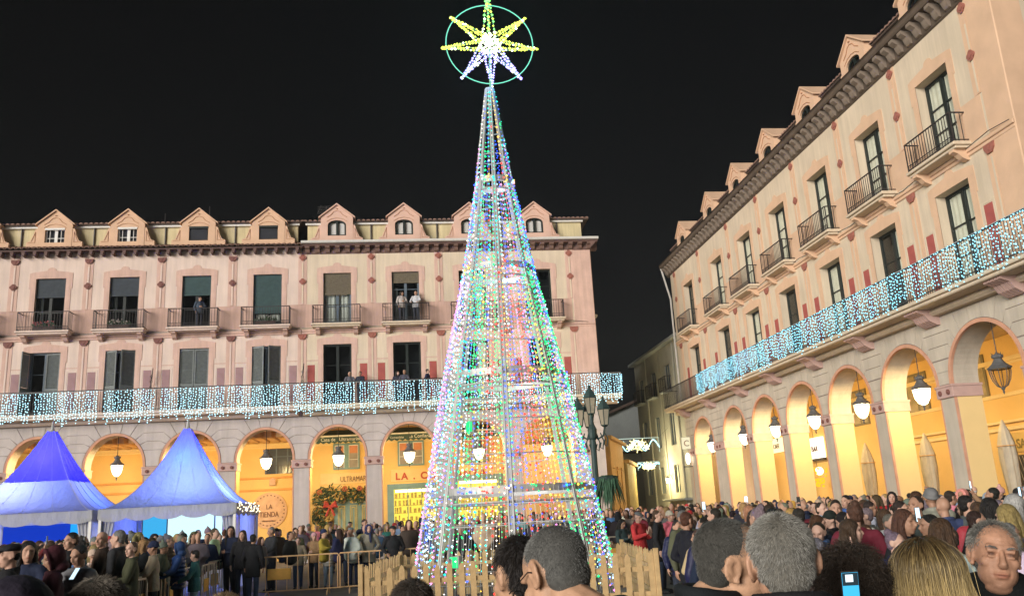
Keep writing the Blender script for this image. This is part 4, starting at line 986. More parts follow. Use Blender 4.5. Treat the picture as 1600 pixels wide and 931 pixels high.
# ================================================================== cone-shaped light tree
TX, TY = 2.09, 18.4
RZ = [(0.0, 2.15), (.87, 2.02), (2.3, 1.76), (4.54, 1.35), (7.07, .79), (9.2, .42), (11.57, .09)]
def cone_r(z):
    for (a, ra), (b, rb) in zip(RZ, RZ[1:]):
        if z <= b: return ra+(rb-ra)*(z-a)/(b-a)
    return RZ[-1][1]
tree = empty('light_tree', (TX, TY, 0), 0, 'tall cone-shaped tree of metal hoops and coloured string lights behind the picket fence', 'christmas tree')
M_STEEL = mat('white_steel', (.40, .40, .39), .45, .1, 6, metal=.2)
A0 = math.atan2(-TY, -TX)
for k in range(8):
    a = A0 + k*math.pi/4
    pts = [(cone_r(z)*math.cos(a), cone_r(z)*math.sin(a), z) for z in (0, .87, 2.3, 4.54, 7.07, 9.2, 11.57)]
    t_ = Vector((-math.sin(a), math.cos(a), 0))*(.055 if k == 0 else .03)
    b = MB(); 
    for s_ in (-1, 1): b.tube([tuple(Vector(p)+s_*t_*(1-.6*i/6)) for i, p in enumerate(pts)], .022, 6)
    for j in range(36):
        z = .15+j*.315; p = Vector((cone_r(z)*math.cos(a), cone_r(z)*math.sin(a), z)); f = 1-.6*z/11.6
        b.tube([tuple(p-t_*f), tuple(Vector((cone_r(z+.15)*math.cos(a), cone_r(z+.15)*math.sin(a), z+.15))+t_*f)], .009, 4)
    b.build('rib', M_STEEL, tree)
for z in (.55, 1.6, 2.25, 2.95, 3.65, 4.3, 4.62, 5.3, 6.0, 6.55, 7.02, 7.75, 8.4, 9.15, 9.8, 10.5, 11.1):
    band = z in (2.25, 4.62, 7.02, 9.15)
    n = 40; r_ = cone_r(z)-.01
    if band:
        b = MB(); vs = [(rr*math.cos(2*math.pi*k/n), rr*math.sin(2*math.pi*k/n), zz) for rr, zz in ((r_, z-.05), (r_-.004, z+.09), (r_-.03, z+.09), (r_-.03, z-.05)) for k in range(n)]
        b.add(vs, [(j*n+k, j*n+(k+1) % n, ((j+1) % 4)*n+(k+1) % n, ((j+1) % 4)*n+k) for j in range(4) for k in range(n)])
        b.tube([(r_*math.cos(2*math.pi*k/n), r_*math.sin(2*math.pi*k/n), z-.22) for k in range(n)], .025, 5, closed=True)
    else:
        b = MB(); b.tube([(r_*math.cos(2*math.pi*k/n), r_*math.sin(2*math.pi*k/n), z) for k in range(n)], .013, 5, closed=True)
    b.build('hoop', M_STEEL, tree)
BC = {'white_bulbs': (1.0, .90, .78, 2.6), 'cool_bulbs': (.50, .85, 1.0, 2.6), 'green_bulbs': (.02, 1.0, .22, 2.6), 'blue_bulbs': (.04, .10, 1.0, 3.4), 'red_bulbs': (1.0, .045, .03, 2.8), 'pink_bulbs': (1.0, .26, .75, 2.6), 'gold_bulbs': (1.0, .60, .08, 2.4), 'teal_bulbs': (.02, .95, .72, 2.4)}
bm_ = {k: MB() for k in BC}; cables = MB(); r_ = random.Random(21)
NS = 100; kind_up = ('teal_bulbs', 'cool_bulbs', None, 'green_bulbs', 'blue_bulbs', None)
for i in range(NS):
    a = A0 + 2*math.pi*i/NS
    side = math.sin(a-A0)            # negative: left limb as seen from the square's south side
    facing = math.cos(a-A0)
    if side < -.72: pal = ['pink_bulbs']*5+['white_bulbs']*3+['cool_bulbs']*4+['blue_bulbs']*4+['teal_bulbs']*2
    elif side < -.25: pal = ['teal_bulbs']*5+['green_bulbs']*4+['white_bulbs']*2+['cool_bulbs']*2+['blue_bulbs']*2+['gold_bulbs']
    elif side < .15: pal = ['white_bulbs']*2+['cool_bulbs']*2+['red_bulbs']*3+['green_bulbs']*3+['blue_bulbs']*2+['gold_bulbs']*2
    elif side < .55: pal = ['red_bulbs']*6+['blue_bulbs']*4+['gold_bulbs']*4+['white_bulbs']*1+['pink_bulbs']*2
    elif side < .86: pal = ['green_bulbs']*9+['teal_bulbs']*3+['white_bulbs']+['gold_bulbs']*2
    else: pal = ['blue_bulbs']*5+['pink_bulbs']*3+['cool_bulbs']*2+['green_bulbs']*4
    ztop = 11.5 if i % 8 == 0 else 10.2 if i % 4 == 0 else 8.9 if i % 2 == 0 else 7.0
    base = r_.choice(pal); z = .25+r_.uniform(0, .25)
    cables.tube([(cone_r(q)*math.cos(a)*.995, cone_r(q)*math.sin(a)*.995, q) for q in (.1, .87, 2.3, 4.54, 7.07, 9.2, 11.5) if q <= ztop+.3], .0035, 3, cap=False)
    run = 0
    while z < ztop:
        if run <= 0:
            run = r_.randint(14, 45); base = r_.choice(pal)
        if z > 6.8 and kind_up[i % 6] and r_.random() < .5: base = kind_up[i % 6]
        kind = base if r_.random() < .9 else r_.choice(pal)
        rr = cone_r(z)+r_.uniform(-.01, .03); aa = a+r_.uniform(-.01, .01)
        if z < 2.6 and r_.random() < .3: z += .11; run -= 1; continue
        big = r_.random() < .22
        bm_[kind].octa((rr*math.cos(aa), rr*math.sin(aa), z), r_.uniform(.023, .031) if big else r_.uniform(.013, .019))
        z += r_.uniform(.095, .135); run -= 1
for z in (2.25, 4.62, 7.02, 9.15):           # denser clusters along the flat hoops
    for j in range(14):
        a = r_.uniform(0, 2*math.pi); kind = r_.choice(list(BC)); 
        for q in range(4): bm_[kind].octa(((cone_r(z)+.03)*math.cos(a+q*.025), (cone_r(z)+.03)*math.sin(a+q*.025), z+r_.uniform(-.08, .1)), .02)
cables.build('cables', mat('white_cable', (.55, .56, .55), .5), tree, kind='stuff')
for k, (cr, cg, cb_, st) in BC.items():
    bm_[k].build(k, glow(k, (cr, cg, cb_), st, False), tree, kind='stuff')
# the strings light the square as eight lamps spread up the tree's axis
for z, c, pw in ((1.2, (.75, .9, 1.0), 45), (3.0, (1.0, .8, .75), 40), (5.0, (.6, 1.0, .8), 32), (7.0, (.7, .95, 1.0), 24), (9.0, (.8, .8, 1.0), 16)):
    lamp('string_glow', (0, 0, z), pw, c, .3, tree)
for a, z, rr in ((A0-.75, .95, 1.6), (A0-.62, 3.55, 1.25)):
    t = empty('floodlight', (TX+rr*math.cos(a), TY+rr*math.sin(a), z), a+R(90), 'small green lit floodlight box inside the cone tree, ' + ('near the fence' if z < 2 else 'at head height of the arches'), 'floodlight', 'green floodlights in the tree')
    MB().bbox(-.09, .09, -.06, .06, -.12, .12, .02).build('housing', M_STEEL, t)
    MB().box(-.075, .075, -.066, -.061, -.1, .1).build('lens', glow('flood_green', (.03, .9, .25), 1.2, False), t)
    MB().tube([(0, .05, -.1), (0, .15, -.2)], .012, 4).build('bracket', M_STEEL, t)

# ================================================================== star on top
star = empty('star', (TX+.06, TY, 12.76), 0, 'big glowing eight-armed star in a ring on top of the cone tree', 'star')
M_RING = glow('ring_glow', (.22, .85, .62), 1.15, False)
MB().tube([(1.05*math.cos(2*math.pi*k/48), 0, 1.05*math.sin(2*math.pi*k/48)) for k in range(48)], .013, 6, closed=True).build('ring', M_RING, star)
SB = {'yellow_bulbs': ((.85, 1.0, .10), 2.6), 'white_bulbs': ((.90, 1.0, .62), 4), 'violet_bulbs': ((.40, .34, 1.0), 3.2), 'green_bulbs': ((.22, 1.0, .18), 2.8)}
sm = {k: MB() for k in SB}; wires = MB()
for j, ang in enumerate((90, 38, -6, -52, -90, -128, 186, 142)):
    a = R(ang); d = Vector((math.cos(a), 0, math.sin(a))); s_ = Vector((-d.z, 0, d.x)); L = 1.5 if ang == 90 else 1.18 if j != 4 else 1.15
    for o_ in (s_*.17, -s_*.17, Vector((0, -.15, 0)), Vector((0, .15, 0))):
        p0, p1 = o_+d*.08, d*L; wires.tube([tuple(p0), tuple(p1)], .010, 4)
        n = 15
        for q in range(n):
            p = p0+(p1-p0)*(q+.5)/n
            kind = 'violet_bulbs' if ang in (-52, -128, -90) else ('green_bulbs' if ang == 90 and q % 2 else 'yellow_bulbs')
            if q < 2 or r_.random() < .12: kind = 'white_bulbs'
            sm[kind].octa((p.x+r_.uniform(-.015, .015), p.y, p.z+r_.uniform(-.015, .015)), r_.uniform(.026, .040))
for q in range(40): sm['white_bulbs'].octa((r_.gauss(0, .10), r_.gauss(0, .08), r_.gauss(0, .16)), .035)
wires.tube([(0, 0, -.1), (-.03, 0, -1.25)], .03, 6)
wires.build('frame', glow('wire_glow', (.35, .9, .55), .7, False), star)
for k, (c, st) in SB.items(): sm[k].build(k, glow('star_'+k, c, st, False), star, kind='stuff')
lamp('star_lamp', (0, -.02, .02), 650, (.30, 1.0, .80), .25, star)
lamp('star_lamp', (0, -.02, -.6), 320, (.12, .35, 1.0), .25, star)

# ================================================================== picket fence round the tree
M_PICK = mat('pine_picket', (.50, .34, .165), .8, .22, 6, .3, 50)
fence = empty('picket_fence', (2.02, 18.4, 0), R(-7), 'square wooden picket fence around the foot of the cone tree', 'fence')
HW = 2.62
pk = [MB().prism([(-.05, .05), (.05, .05), (.05, .93+dz), (.03, .99+dz), (0, 1.02+dz), (-.03, .99+dz), (-.05, .93+dz)], -.012, .012).mesh('picket', M_PICK) for dz in (0, .015, -.012, .02)]
rail_m = MB().box(-HW, HW, .013, .05, .28, .36).mesh('rail', M_PICK); rail_m2 = MB().box(-HW, HW, .013, .05, .70, .78).mesh('rail', M_PICK)
for side in range(4):
    a = side*math.pi/2; ca, sa = math.cos(a), math.sin(a)
    for rm in (rail_m, rail_m2): obj('rail', rm, fence, (HW*sa, -HW*ca, 0), (0, 0, a))
    n = 25
    for i in range(n):
        x = -HW+.1+(2*HW-.2)*i/(n-1)
        obj('picket', pk[(i*7+side) % 4], fence, (HW*sa+x*ca, -HW*ca+x*sa, 0), (r_.uniform(-.01, .01), r_.uniform(-.012, .012), a))
pm = MB().bbox(-.045, .045, -.045, .045, 0, 1.08, .01).mesh('post', M_PICK)
for sx in (-1, 1):
    for sy in (-1, 1): obj('post', pm, fence, (sx*HW, sy*HW, 0))

# ================================================================== crowd barriers
M_BAR = mat('galvanised_steel', (.55, .46, .36), .45, .15, 8, metal=.35)
M_BARO = mat('orange_barrier_tube', (.72, .44, .22), .5, .12, 8)
M_PLATE = mat('orange_plate', (.72, .38, .08), .6, .1, 6)
bar_m = {}
def barrier(x, y, rz, label, orange=False, w=2.2, plate=True):
    t = empty('crowd_barrier', (x, y, 0), rz, label, 'barrier', 'crowd barriers'); M = M_BARO if orange else M_BAR
    k = (orange, w)
    if k not in bar_m:
        f = MB(); f.tube([(-w/2, 0, .16), (-w/2, 0, .96), (-w/2+.07, 0, 1.04), (w/2-.07, 0, 1.04), (w/2, 0, .96), (w/2, 0, .16)], .02, 6); f.tube([(-w/2, 0, .18), (w/2, 0, .18)], .018, 6)
        bar_m[k] = (f.mesh('frame', M), MB().tube([(0, 0, .19), (0, 0, 1.03)], .011, 5).mesh('bar', M),
                    MB().bbox(-.30, .30, -.02, .02, .46, .74, .006).mesh('plate', M_PLATE),
                    MB().tube([(0, -.28, .03), (0, -.2, .12), (0, 0, .17), (0, .2, .12), (0, .28, .03)], .018, 5).mesh('foot', M))
    fm, bm, plm, ft = bar_m[k]
    obj('frame', fm, t)
    n = 8 if w > 2 else 7
    for i in range(1, n): obj('bar', bm, t, (-w/2+w*i/n, 0, 0))
    if plate: obj('plate', plm, t, (-w/2+.62, 0, 0))
    for s_ in (-1, 1): obj('foot', ft, t, (s_*w*.36, 0, 0))
barrier(-2.98, 24.1, R(-3), 'orange crowd barrier standing parallel to the arcade, left of the picket fence', True)
barrier(-.85, 24.2, R(2), 'orange crowd barrier directly behind the left corner of the picket fence', True, plate=False)
for i in range(6):
    y = 13.4+2.12*i
    barrier(-4.85+.12*math.sin(i*2.1), y, R(90+[3, -4, 2, -3, 4, -2][i]), ['grey crowd barrier nearest the camera on the left', 'second grey crowd barrier up the left line', 'third grey crowd barrier up the left line', 'fourth grey crowd barrier up the left line', 'fifth grey crowd barrier up the left line', 'last grey crowd barrier, by the corner of the left line'][i])
barrier(6.75, 21.6, R(70), 'grey crowd barrier right of the picket fence among dark coats', False)
barrier(6.2, 24.2, R(12), 'grey crowd barrier behind the right end of the picket fence', False)

# ================================================================== three-armed street lamp
M_LGREEN = mat('dark_green_cast_iron', (.035, .06, .055), .5, .2, 8)
sl = empty('street_lamp', (5.30, 24.7, 0), 0, 'dark green street lamp with four unlit lanterns, right of the cone tree', 'street lamp')
MB().lathe([(.28, 0), (.28, .25), (.20, .35), (.17, .8), (.11, .95), (.095, 1.6), (.085, 3.75), (.12, 3.8), (.14, 4.05), (.07, 4.2), (.05, 4.47)], 10).build('pole', M_LGREEN, sl)
def lant():
    b = MB(); b.lathe([(.08, 0), (.14, .03), (.15, .06)], 6); b.lathe([(.245, .58), (.27, .60), (.25, .66), (.16, .80), (.08, .90), (.05, .93), (.07, .97), (.02, 1.05)], 6)
    for k in range(6):
        a = k*math.pi/3; b.tube([(.145*math.cos(a), .145*math.sin(a), .05), (.24*math.cos(a), .24*math.sin(a), .59)], .014, 4)
    return b.mesh('lantern', M_LGREEN)
lg = MB().lathe([(.13, .06), (.225, .575)], 6).mesh('glass', glass('frosted_glow_glass', (.9, .86, .75), .16, .25, (1, .86, .62), .35, .5))  # unlit panes given a faint glow in place of reflected light
lm_ = lant()
for k, (a, rr, z) in enumerate(((R(180), .38, 4.12), (R(0), .38, 4.12), (R(90), .38, 4.12), (0, 0, 4.47))):
    x, y = rr*math.cos(a), rr*math.sin(a); l_ = obj('lantern', lm_, sl, (x, y, z), (0, 0, R(15))); l_.scale = (.80, .80, .85); obj('glass', lg, l_)
    if rr:
        b = MB(); b.tube([(0, 0, 3.95), (x*.4, y*.4, 3.77), (x*.85, y*.85, 3.87), (x, y, 4.11)], .03, 6)
        [b.tube([(x*u, y*u, 3.95), (x*(u+.22), y*(u+.22), 3.78-d_), (x*(u+.1), y*(u+.1), 3.55-d_), (x*(u-.1), y*(u-.1), 3.62-d_), (x*u, y*u, 3.75-d_)], .02, 5) for u, d_ in ((.95, .0), (.62, .08), (.3, .12))]
        b.build('arm', M_LGREEN, sl)
bk = empty('hanging_basket', (5.62, 24.62, 2.45), 0, 'trailing green fern basket fixed to the street lamp pole', 'plant')
MB().lathe([(.06, -.1), (.26, .05), (.32, .22), (.33, .24), (.28, .23)], 10).tube([(-.32, .06, -.05), (0, 0, .1)], .02, 5).build('bowl', M_LGREEN, bk)
fr = MB(); r2 = random.Random(8)
for i in range(420):
    a = r2.uniform(0, 6.28); L = r2.uniform(.3, .65); el = r2.uniform(.1, 1.1); p = Vector((r2.uniform(-.15, .15), r2.uniform(-.15, .15), .24)); d = Vector((math.cos(a)*math.cos(el), math.sin(a)*math.cos(el), math.sin(el)))
    w_ = Vector((-math.sin(a), math.cos(a), 0))*.022; prev = p
    pts = [p+d*L*.8*t+Vector((0, 0, -1.9*(L*1.25*t)**2)) for t in (0, .35, .7, 1)]
    fr.add([tuple(pts[0]-w_*.4), tuple(pts[0]+w_*.4), tuple(pts[1]-w_), tuple(pts[1]+w_), tuple(pts[2]-w_), tuple(pts[2]+w_), tuple(pts[3])], [(0, 1, 3, 2), (2, 3, 5, 4), (4, 5, 6)])
fr.build('fronds', mat('fern_green', (.05, .11, .06), .7, .3, 9), bk, kind='stuff')

# ================================================================== pagoda tents
M_TENT = cloth_through('tent_fabric', (.44, .44, .50), .86)
M_TENTW = cloth_through('tent_wall', (.55, .55, .57), .45)
def tent(cx, cy, hs, ze, zp, label, sides):
    t = empty('pagoda_tent', (cx, cy, 0), 0, label, 'tent', 'white pagoda tents'); n = 14
    b = MB()
    for k in range(4):
        a = k*math.pi/2; ca, sa = math.cos(a), math.sin(a); vs = []
        for i in range(n+1):
            s_ = .05+.95*i/n; z = ze+(zp-ze)*(1-i/n)**1.75
            for j in range(9):
                u = -1+2*j/8; x, y = u*hs*s_, -hs*s_; zz = z-.10*(1-u*u)*math.sin(math.pi*min(1, s_))
                vs.append((x*ca-y*sa, x*sa+y*ca, zz))
        b.add(vs, [(i*9+j, (i+1)*9+j, (i+1)*9+j+1, i*9+j+1) for i in range(n) for j in range(8)])
    b.build('roof', M_TENT, t, smooth=True)
    MB().lathe([(hs*.055, zp-.03), (.06, zp+.05), (.025, zp+.32), (.0, zp+.34)], 8).build('finial', mat('grey_cap', (.4, .4, .38), .6), t)
    seam = MB()
    for k in range(4):
        for u in (-.5, 0, .5):
            a = k*math.pi/2; ca, sa = math.cos(a), math.sin(a); L_ = []
            for i in range(13):
                s_ = .05+.95*i/12; z = ze+(zp-ze)*(1-i/12)**1.75-.10*(1-u*u)*math.sin(math.pi*min(1, s_))+.006; x, y = u*hs*s_, -hs*s_-.004; L_.append((x*ca-y*sa, x*sa+y*ca, z))
            seam.tube(L_, .006, 4)
    for k in range(4):
        a = R(45)+k*math.pi/2
        seam.tube([(1.414*hs*s_*math.cos(a), 1.414*hs*s_*math.sin(a), ze+(zp-ze)*(1-(s_-.05)/.95)**1.75+.004) for s_ in [.05+.95*i/12 for i in range(13)]], .012, 4)
    seam.build('seam', M_TENTW, t)
    for k in range(4):
        a = k*math.pi/2; P = [(-hs, .02)]; m_ = 5
        for i in range(m_*6+1):
            x = -hs+2*hs*i/(m_*6); P.append((x, -.27-.10*abs(math.sin(math.pi*i/6))**.7))
        P.append((hs, .02))
        MB().prism(P, -.008, .008).build('valance', M_TENTW, t, (hs*math.sin(a), -hs*math.cos(a), ze), (0, 0, a))
    for sx in (-1, 1):
        for sy in (-1, 1): MB().box(-.04, .04, -.04, .04, 0, ze).build('post', M_WHITE, t, (sx*(hs-.06), sy*(hs-.06), 0))
    b = MB()
    for (sx, sy) in ((-1, -1), (1, -1)):
        for i in range(7):               # gathered curtain at the front corners
            x0 = sx*(hs-.1-i*.06); b.tube([(x0, -hs+.12+.03*(i % 2), ze-.2), (sx*(hs-.1-i*.03), -hs+.14, 1.3), (x0, -hs+.14, .1)], .035, 5)
    b.build('curtain', M_TENTW, t, kind='stuff')
    def wall(k, fold=.03):
        a = k*math.pi/2; q = MB(); N = 60; vs = []
        for i in range(N+1):
            x = -hs+.1+(2*hs-.2)*i/N; vs += [(x, fold*math.sin(i*1.1), .03), (x, fold*math.sin(i*1.1+.4), ze-.05)]
        q.add(vs, [(2*i, 2*i+2, 2*i+3, 2*i+1) for i in range(N)])
        return q.build('side_wall', M_TENTW, t, ((hs-.12)*math.sin(a), -(hs-.12)*math.cos(a), 0), (0, 0, a))
    for k in sides: wall(k)
    return t
tR = tent(-7.42, 30.3, 2.05, 2.58, 5.18, 'white pagoda tent on the right, roof glowing pale blue', (1, 2, 3))
tL = tent(-11.92, 30.7, 2.2, 2.58, 5.32, 'white pagoda tent on the left, deep blue peak', (1, 2, 3))
ln = MB(); hh = 2.2*.445
ln.add([(-hh, -hh, 3.62), (hh, -hh, 3.62), (hh, hh, 3.62), (-hh, hh, 3.62)], [(0, 1, 2, 3)]); ln.build('light_stop_lining', mat('light_stop_cloth', (.05, .05, .08), .9), tL)  # unseen lining sheet added to cut the blue light off below the peak
lamp('tent_lamp', (0, 0, 4.2), 560, (.004, .003, 1.0), .12, tL); lamp('tent_lamp', (.6, .3, 2.35), 110, (.02, .16, 1.0), .12, tL); lamp('tent_lamp', (-.9, 0, 2.75), 340, (.36, .42, 1.0), .12, tL)
lamp('tent_lamp', (0, 0, 3.95), 420, (.004, .02, 1.0), .12, tR); lamp('tent_lamp', (.4, .2, 2.5), 300, (.22, .34, 1.0), .12, tR)
M_SCR = glow('screen_white', (.62, .95, 1.0), 1.15, False)
for x0, x1, lab in ((-8.28, -6.75, 'wide white lit panel at the back of the right tent'), (-6.7, -6.08, 'narrow white lit panel at the back of the right tent'), (-9.1, -8.32, 'cyan lit panel behind the left curtain of the right tent')):
    t = empty('display_board', ((x0+x1)/2, 31.6, 0), 0, lab, 'lit panel', 'lit panels inside the right tent'); w = x1-x0
    MB().box(-w/2, w/2, 0, .04, .9, 2.38).build('screen', M_SCR if 'cyan' not in lab else glow('screen_cyan', (.06, .52, 1.0), .8, False), t)
    MB().box(-w/2-.02, -w/2, -.01, .05, 0, 2.4).box(w/2, w/2+.02, -.01, .05, 0, 2.4).build('frame', M_IRON, t)
t = empty('monitor', (-5.75, 29.4, 1.65), R(-8), 'small blue and violet video monitor at the right side of the right tent', 'monitor')
MB().bbox(-.27, .27, -.03, .03, 0, .62, .01).build('casing', M_IRON, t)
MB().box(-.24, .24, -.036, -.031, .30, .59).build('screen_top', glow('mon_blue', (.03, .16, 1.0), 1.1, False), t)
MB().box(-.24, .24, -.036, -.031, .03, .29).build('screen_bottom', glow('mon_violet', (.28, .07, .9), .9, False), t)
MB().tube([(0, 0, -1.65), (0, 0, 0)], .025, 6).build('stand', M_IRON, t)
t = empty('string_lights', (0, 0, 0), 0, 'short garland of warm bulbs along the right side of the right tent', 'string lights')
b = MB()
for i in range(46): b.octa((-5.33+r2.uniform(-.04, .05), 28.4+i*.085, 2.50+r2.uniform(-.16, .14)), .026)
b.build('bulbs', glow('warm_bulb', (1, .84, .52), 3.5, False), t, kind='stuff')
MB().tube([(-5.33, 28.35+i*.4, 2.55-.03*(i % 2)) for i in range(11)], .008, 4).build('cable', M_IRON, t)
t = empty('counter', (-12.0, 31.0, 0), 0, 'dark counter with self-glowing blue backdrop under the left tent', 'counter')
MB().bbox(-1.8, 1.6, -.3, .3, 0, 1.05, .02).build('counter_front', mat('dark_counter', (.05, .05, .07), .5), t)
MB().box(-1.9, 1.9, 1.3, 1.36, .9, 2.3).build('backdrop', glow('backdrop_glow_blue', (.01, .07, .9), .55, False), t)  # backdrop and panel glow in place of blue light cast on the back wall
MB().box(.3, 1.5, 1.28, 1.299, 1.3, 2.35).build('glow_panel', glow('backdrop_glow_cyan', (.02, .38, 1.0), 1.0, False), t)

# ================================================================== side street beyond the corner
M_GREYB = mat('grey_green_render', (.45, .44, .37), .9, .12, .6, .15, 20)
M_GREYD = mat('dim_slate_house', (.30, .32, .31), .9, .12, .6, .15, 20)
M_OR2 = mat('orange_lit_render', (.55, .36, .15), .9, .1, .8, .12, 25)
tb = empty('apartment_house', (17.6, 64.8, 0), R(-90), 'tall dim grey-green apartment house down the side street', 'building')
b = MB(); cols = [1.6, 5.0, 8.4]; rows = [(9.3, 11.1), (5.7, 7.9), (2.6, 4.4)]; ww = 1.1; xs = [0]
for c in cols: xs += [c-ww/2, c+ww/2]
xs.append(11.8)
for i in range(len(xs)-1):
    if i % 2 == 0: b.box(xs[i], xs[i+1], 0, .35, 0, 12.4)
    else:
        z = 0
        for z0, z1 in sorted(rows): b.box(xs[i], xs[i+1], 0, .35, z, z0); z = z1
        b.box(xs[i], xs[i+1], 0, .35, z, 12.4)
b.box(0, 11.8, .36, 8, 0, 12.3); b.build('wall', M_GREYB, tb)
MB().bbox(-.35, 12, -.4, .5, 12.4, 12.62, .03).build('eaves', M_GREYD, tb)
MB().add([(-.3, -.35, 12.63), (12, -.35, 12.63), (12, 4, 13.9), (-.3, 4, 13.9)], [(0, 1, 2, 3)]).build('roof', M_ROOF, tb)
for c in cols:
    for z0, z1 in rows:
        wd = MB().box(-.55, -.49, .10, .2, 0, z1-z0).box(.49, .55, .10, .2, 0, z1-z0).box(-.489, .489, .102, .198, z1-z0-.06, z1-z0).box(-.03, .03, .1, .2, 0, z1-z0-.061).build('window', M_FRAMEB, tb, (c, 0, z0))
        obj('pane', shared(('apd', z1-z0), lambda: MB().box(-.48, .48, .2, .22, 0, z1-z0-.06).mesh('pane', mat('dim_pane', (.06, .06, .06), .25, .3, 2))), wd)
        obj('curtain', shared(('apc', z1-z0), lambda: MB().box(-.48, -.12, .17, .19, .0, z1-z0-.07).mesh('curtain', mat('dim_curtain', (.42, .42, .36), .9, .1, 3))), wd)
    MB().box(-.8, .8, -.45, 0, -.1, 0).build('balcony', M_GREYD, tb, (c, 0, 9.3))
    obj('railing', railing_mesh(1.6, .44, .95, .13, True, False), tb, (c, 0, 9.3))
for x in (3.3, 6.7, 10.1): MB().tube([(x, -.06, .2), (x, -.06, 12.4)], .06, 6).build('downpipe', M_GREYB, tb)
MB().bbox(6.6, 11.7, -.7, 0, 2.05, 2.2, .02).build('door_canopy', M_GREYD, tb)
t = empty('wall_lamp', (17.25, 57.4, 3.35), 0, 'lit wall lamp on the apartment house down the side street', 'lamp')
MB().lathe([(.16, .24), (.05, .34), (.0, .40)], 6).tube([(.35, 0, .1), (.2, 0, .45), (0, 0, .4)], .02, 5).build('bracket', M_IRON, t)
MB().lathe([(.11, -.12), (.15, .22)], 6).build('glass', glass('wall_lamp_glass', (1, 1, 1), .05, .3, (1, .86, .5), 10, .5), t)
lamp('wall_lamp_light', (-.35, 0, .05), 240, (1, .74, .28), .08, t)
for (xa, ya, xb, yb, zt, nm, m_, lab) in ((10.75, 46.3, 13.0, 52.2, 5.5, 'low_house', M_OR2, 'low orange-lit house at the mouth of the side street'), (13.2, 52.5, 15.3, 58.5, 4.5, 'plank_house', mat('ochre_planks', (.42, .33, .14), .8, .15, 3), 'low ochre house with upright boards down the side street')):
    d = Vector((xb-xa, yb-ya, 0)); L = d.length; t = empty(nm, (xa, ya, 0), math.atan2(d.y, d.x), lab, 'building')
    MB().box(0, L, 0, 5, 0, zt).build('wall', m_, t); MB().bbox(-.1, L+.1, -.25, .3, zt-.02, zt+.16, .03).build('cornice', M_OR2, t)
    if nm == 'low_house':
        for x in (1.2, 3.3, 5.1): MB().bbox(x-.45, x+.45, -.06, 0, .2, 3.9, .02).bbox(x-.5, x+.5, -.08, 0, 3.95, 4.1, .02).build('panel', m_, t)
        MB().bbox(0, .5, -.1, 0, .0, zt-.03, .02).build('pilaster', m_, t)
    else:
        bm = MB().bbox(-.16, .16, -.07, 0, .1, zt-.1, .02).mesh('board', m_)
        for i in range(15): obj('board', bm, t, (.3+i*.415, 0, 0))
t = empty('gabled_house', (21.0, 80, 0), 0, 'dim slate-coloured gabled house closing the side street', 'building')
MB().prism([(-8, 0), (8, 0), (8, 9.6), (1.0, 11.6), (-8, 8.2)], 0, 9).build('wall', M_GREYD, t)
MB().prism([(-8.2, 8.15), (1, 11.65), (1, 11.9), (-8.2, 8.4)], -.4, 9).build('roof', M_ROOF, t)
for x in (-5, -2.2, .6): MB().bbox(x-.5, x+.5, -.05, 0, 4.2, 6.0, .02).build('window', mat('dim_pane', (.06, .06, .06)), t)
t = empty('garden_wall', (19.5, 72, 0), 0, 'long dim wall with dark tiles across the side street', 'wall')
MB().box(-6, 6, 0, 1.2, 0, 6.2).build('wall', M_GREYB, t); MB().prism([(-6.2, 6.2), (6.2, 6.2), (6.2, 6.4), (-6.2, 6.4)], -.3, 1.4).build('coping', M_ROOF, t)
M_GOLDB = glow('street_gold', (1.0, .86, .35), 4.5, False); M_CYANB = glow('street_cyan', (.45, .95, 1.0), 3.5)
def street_garland(x0, x1, y, zt, dz, label, seed, lw):
    t = empty('street_garland', (x0, y, 0), 0, label, 'light garland', 'light garlands across the side street'); r_ = random.Random(seed); w = x1-x0
    MB().tube([(0, 0, zt-dz), (0, 0, zt), (w, 0, zt), (w, 0, zt-dz)], .02, 5).build('frame', glow('garland_frame', (.75, .95, .8), 1.0, False), t)
    MB().tube([(-2.5, 0, zt+.7), (0, 0, zt), (w, 0, zt), (w+.7, 0, zt+.6)], .01, 4).build('cable', M_IRON, t)
    q = MB(); c = MB()
    for (cx, cz, rr) in ((w*.30, zt-.62*dz, .20), (w*.40, zt-.35*dz, .27), (w*.50, zt-.62*dz, .33), (w*.60, zt-.36*dz, .27), (w*.70, zt-.62*dz, .20)):
        rr *= lw
        for p in range(6):
            a = p*math.pi/3+.3
            for s_ in range(1, 5): q.octa((cx+rr*s_/4*math.cos(a), r_.uniform(-.03, .03), cz+rr*s_/4*math.sin(a)), .034)
        for s_ in range(12): q.octa((cx+rr*.5*math.cos(s_*.52), 0, cz+rr*.5*math.sin(s_*.52)), .03)
    for s_ in range(110):
        u = s_/109*w; c.octa((u, r_.uniform(-.04, .04), zt-dz*.5+dz*.36*math.sin(u*5.2+1)), .03)
        if s_ % 2: c.octa((u, r_.uniform(-.04, .04), zt-dz*.45-dz*.28*math.sin(u*6.1+2)), .026)
    lamp('garland_light', (w/2, -.2, zt-dz*.5), 340, (1, .88, .55), .3, t)
    q.build('gold_bulbs', M_GOLDB, t, kind='stuff'); c.build('cyan_bulbs', M_CYANB, t, kind='stuff')
street_garland(13.55, 16.45, 56, 6.2, .95, 'nearer light garland of gold stars in a rectangular frame over the side street', 3, 1.0)
street_garland(15.5, 17.0, 58.3, 4.75, .55, 'farther, smaller light garland of gold stars over the side street', 4, .75)
t = empty('projecting_sign', (16.75, 51.2, 0), 0, 'small white projecting sign with a dark letter on the far corner of the right house', 'sign')
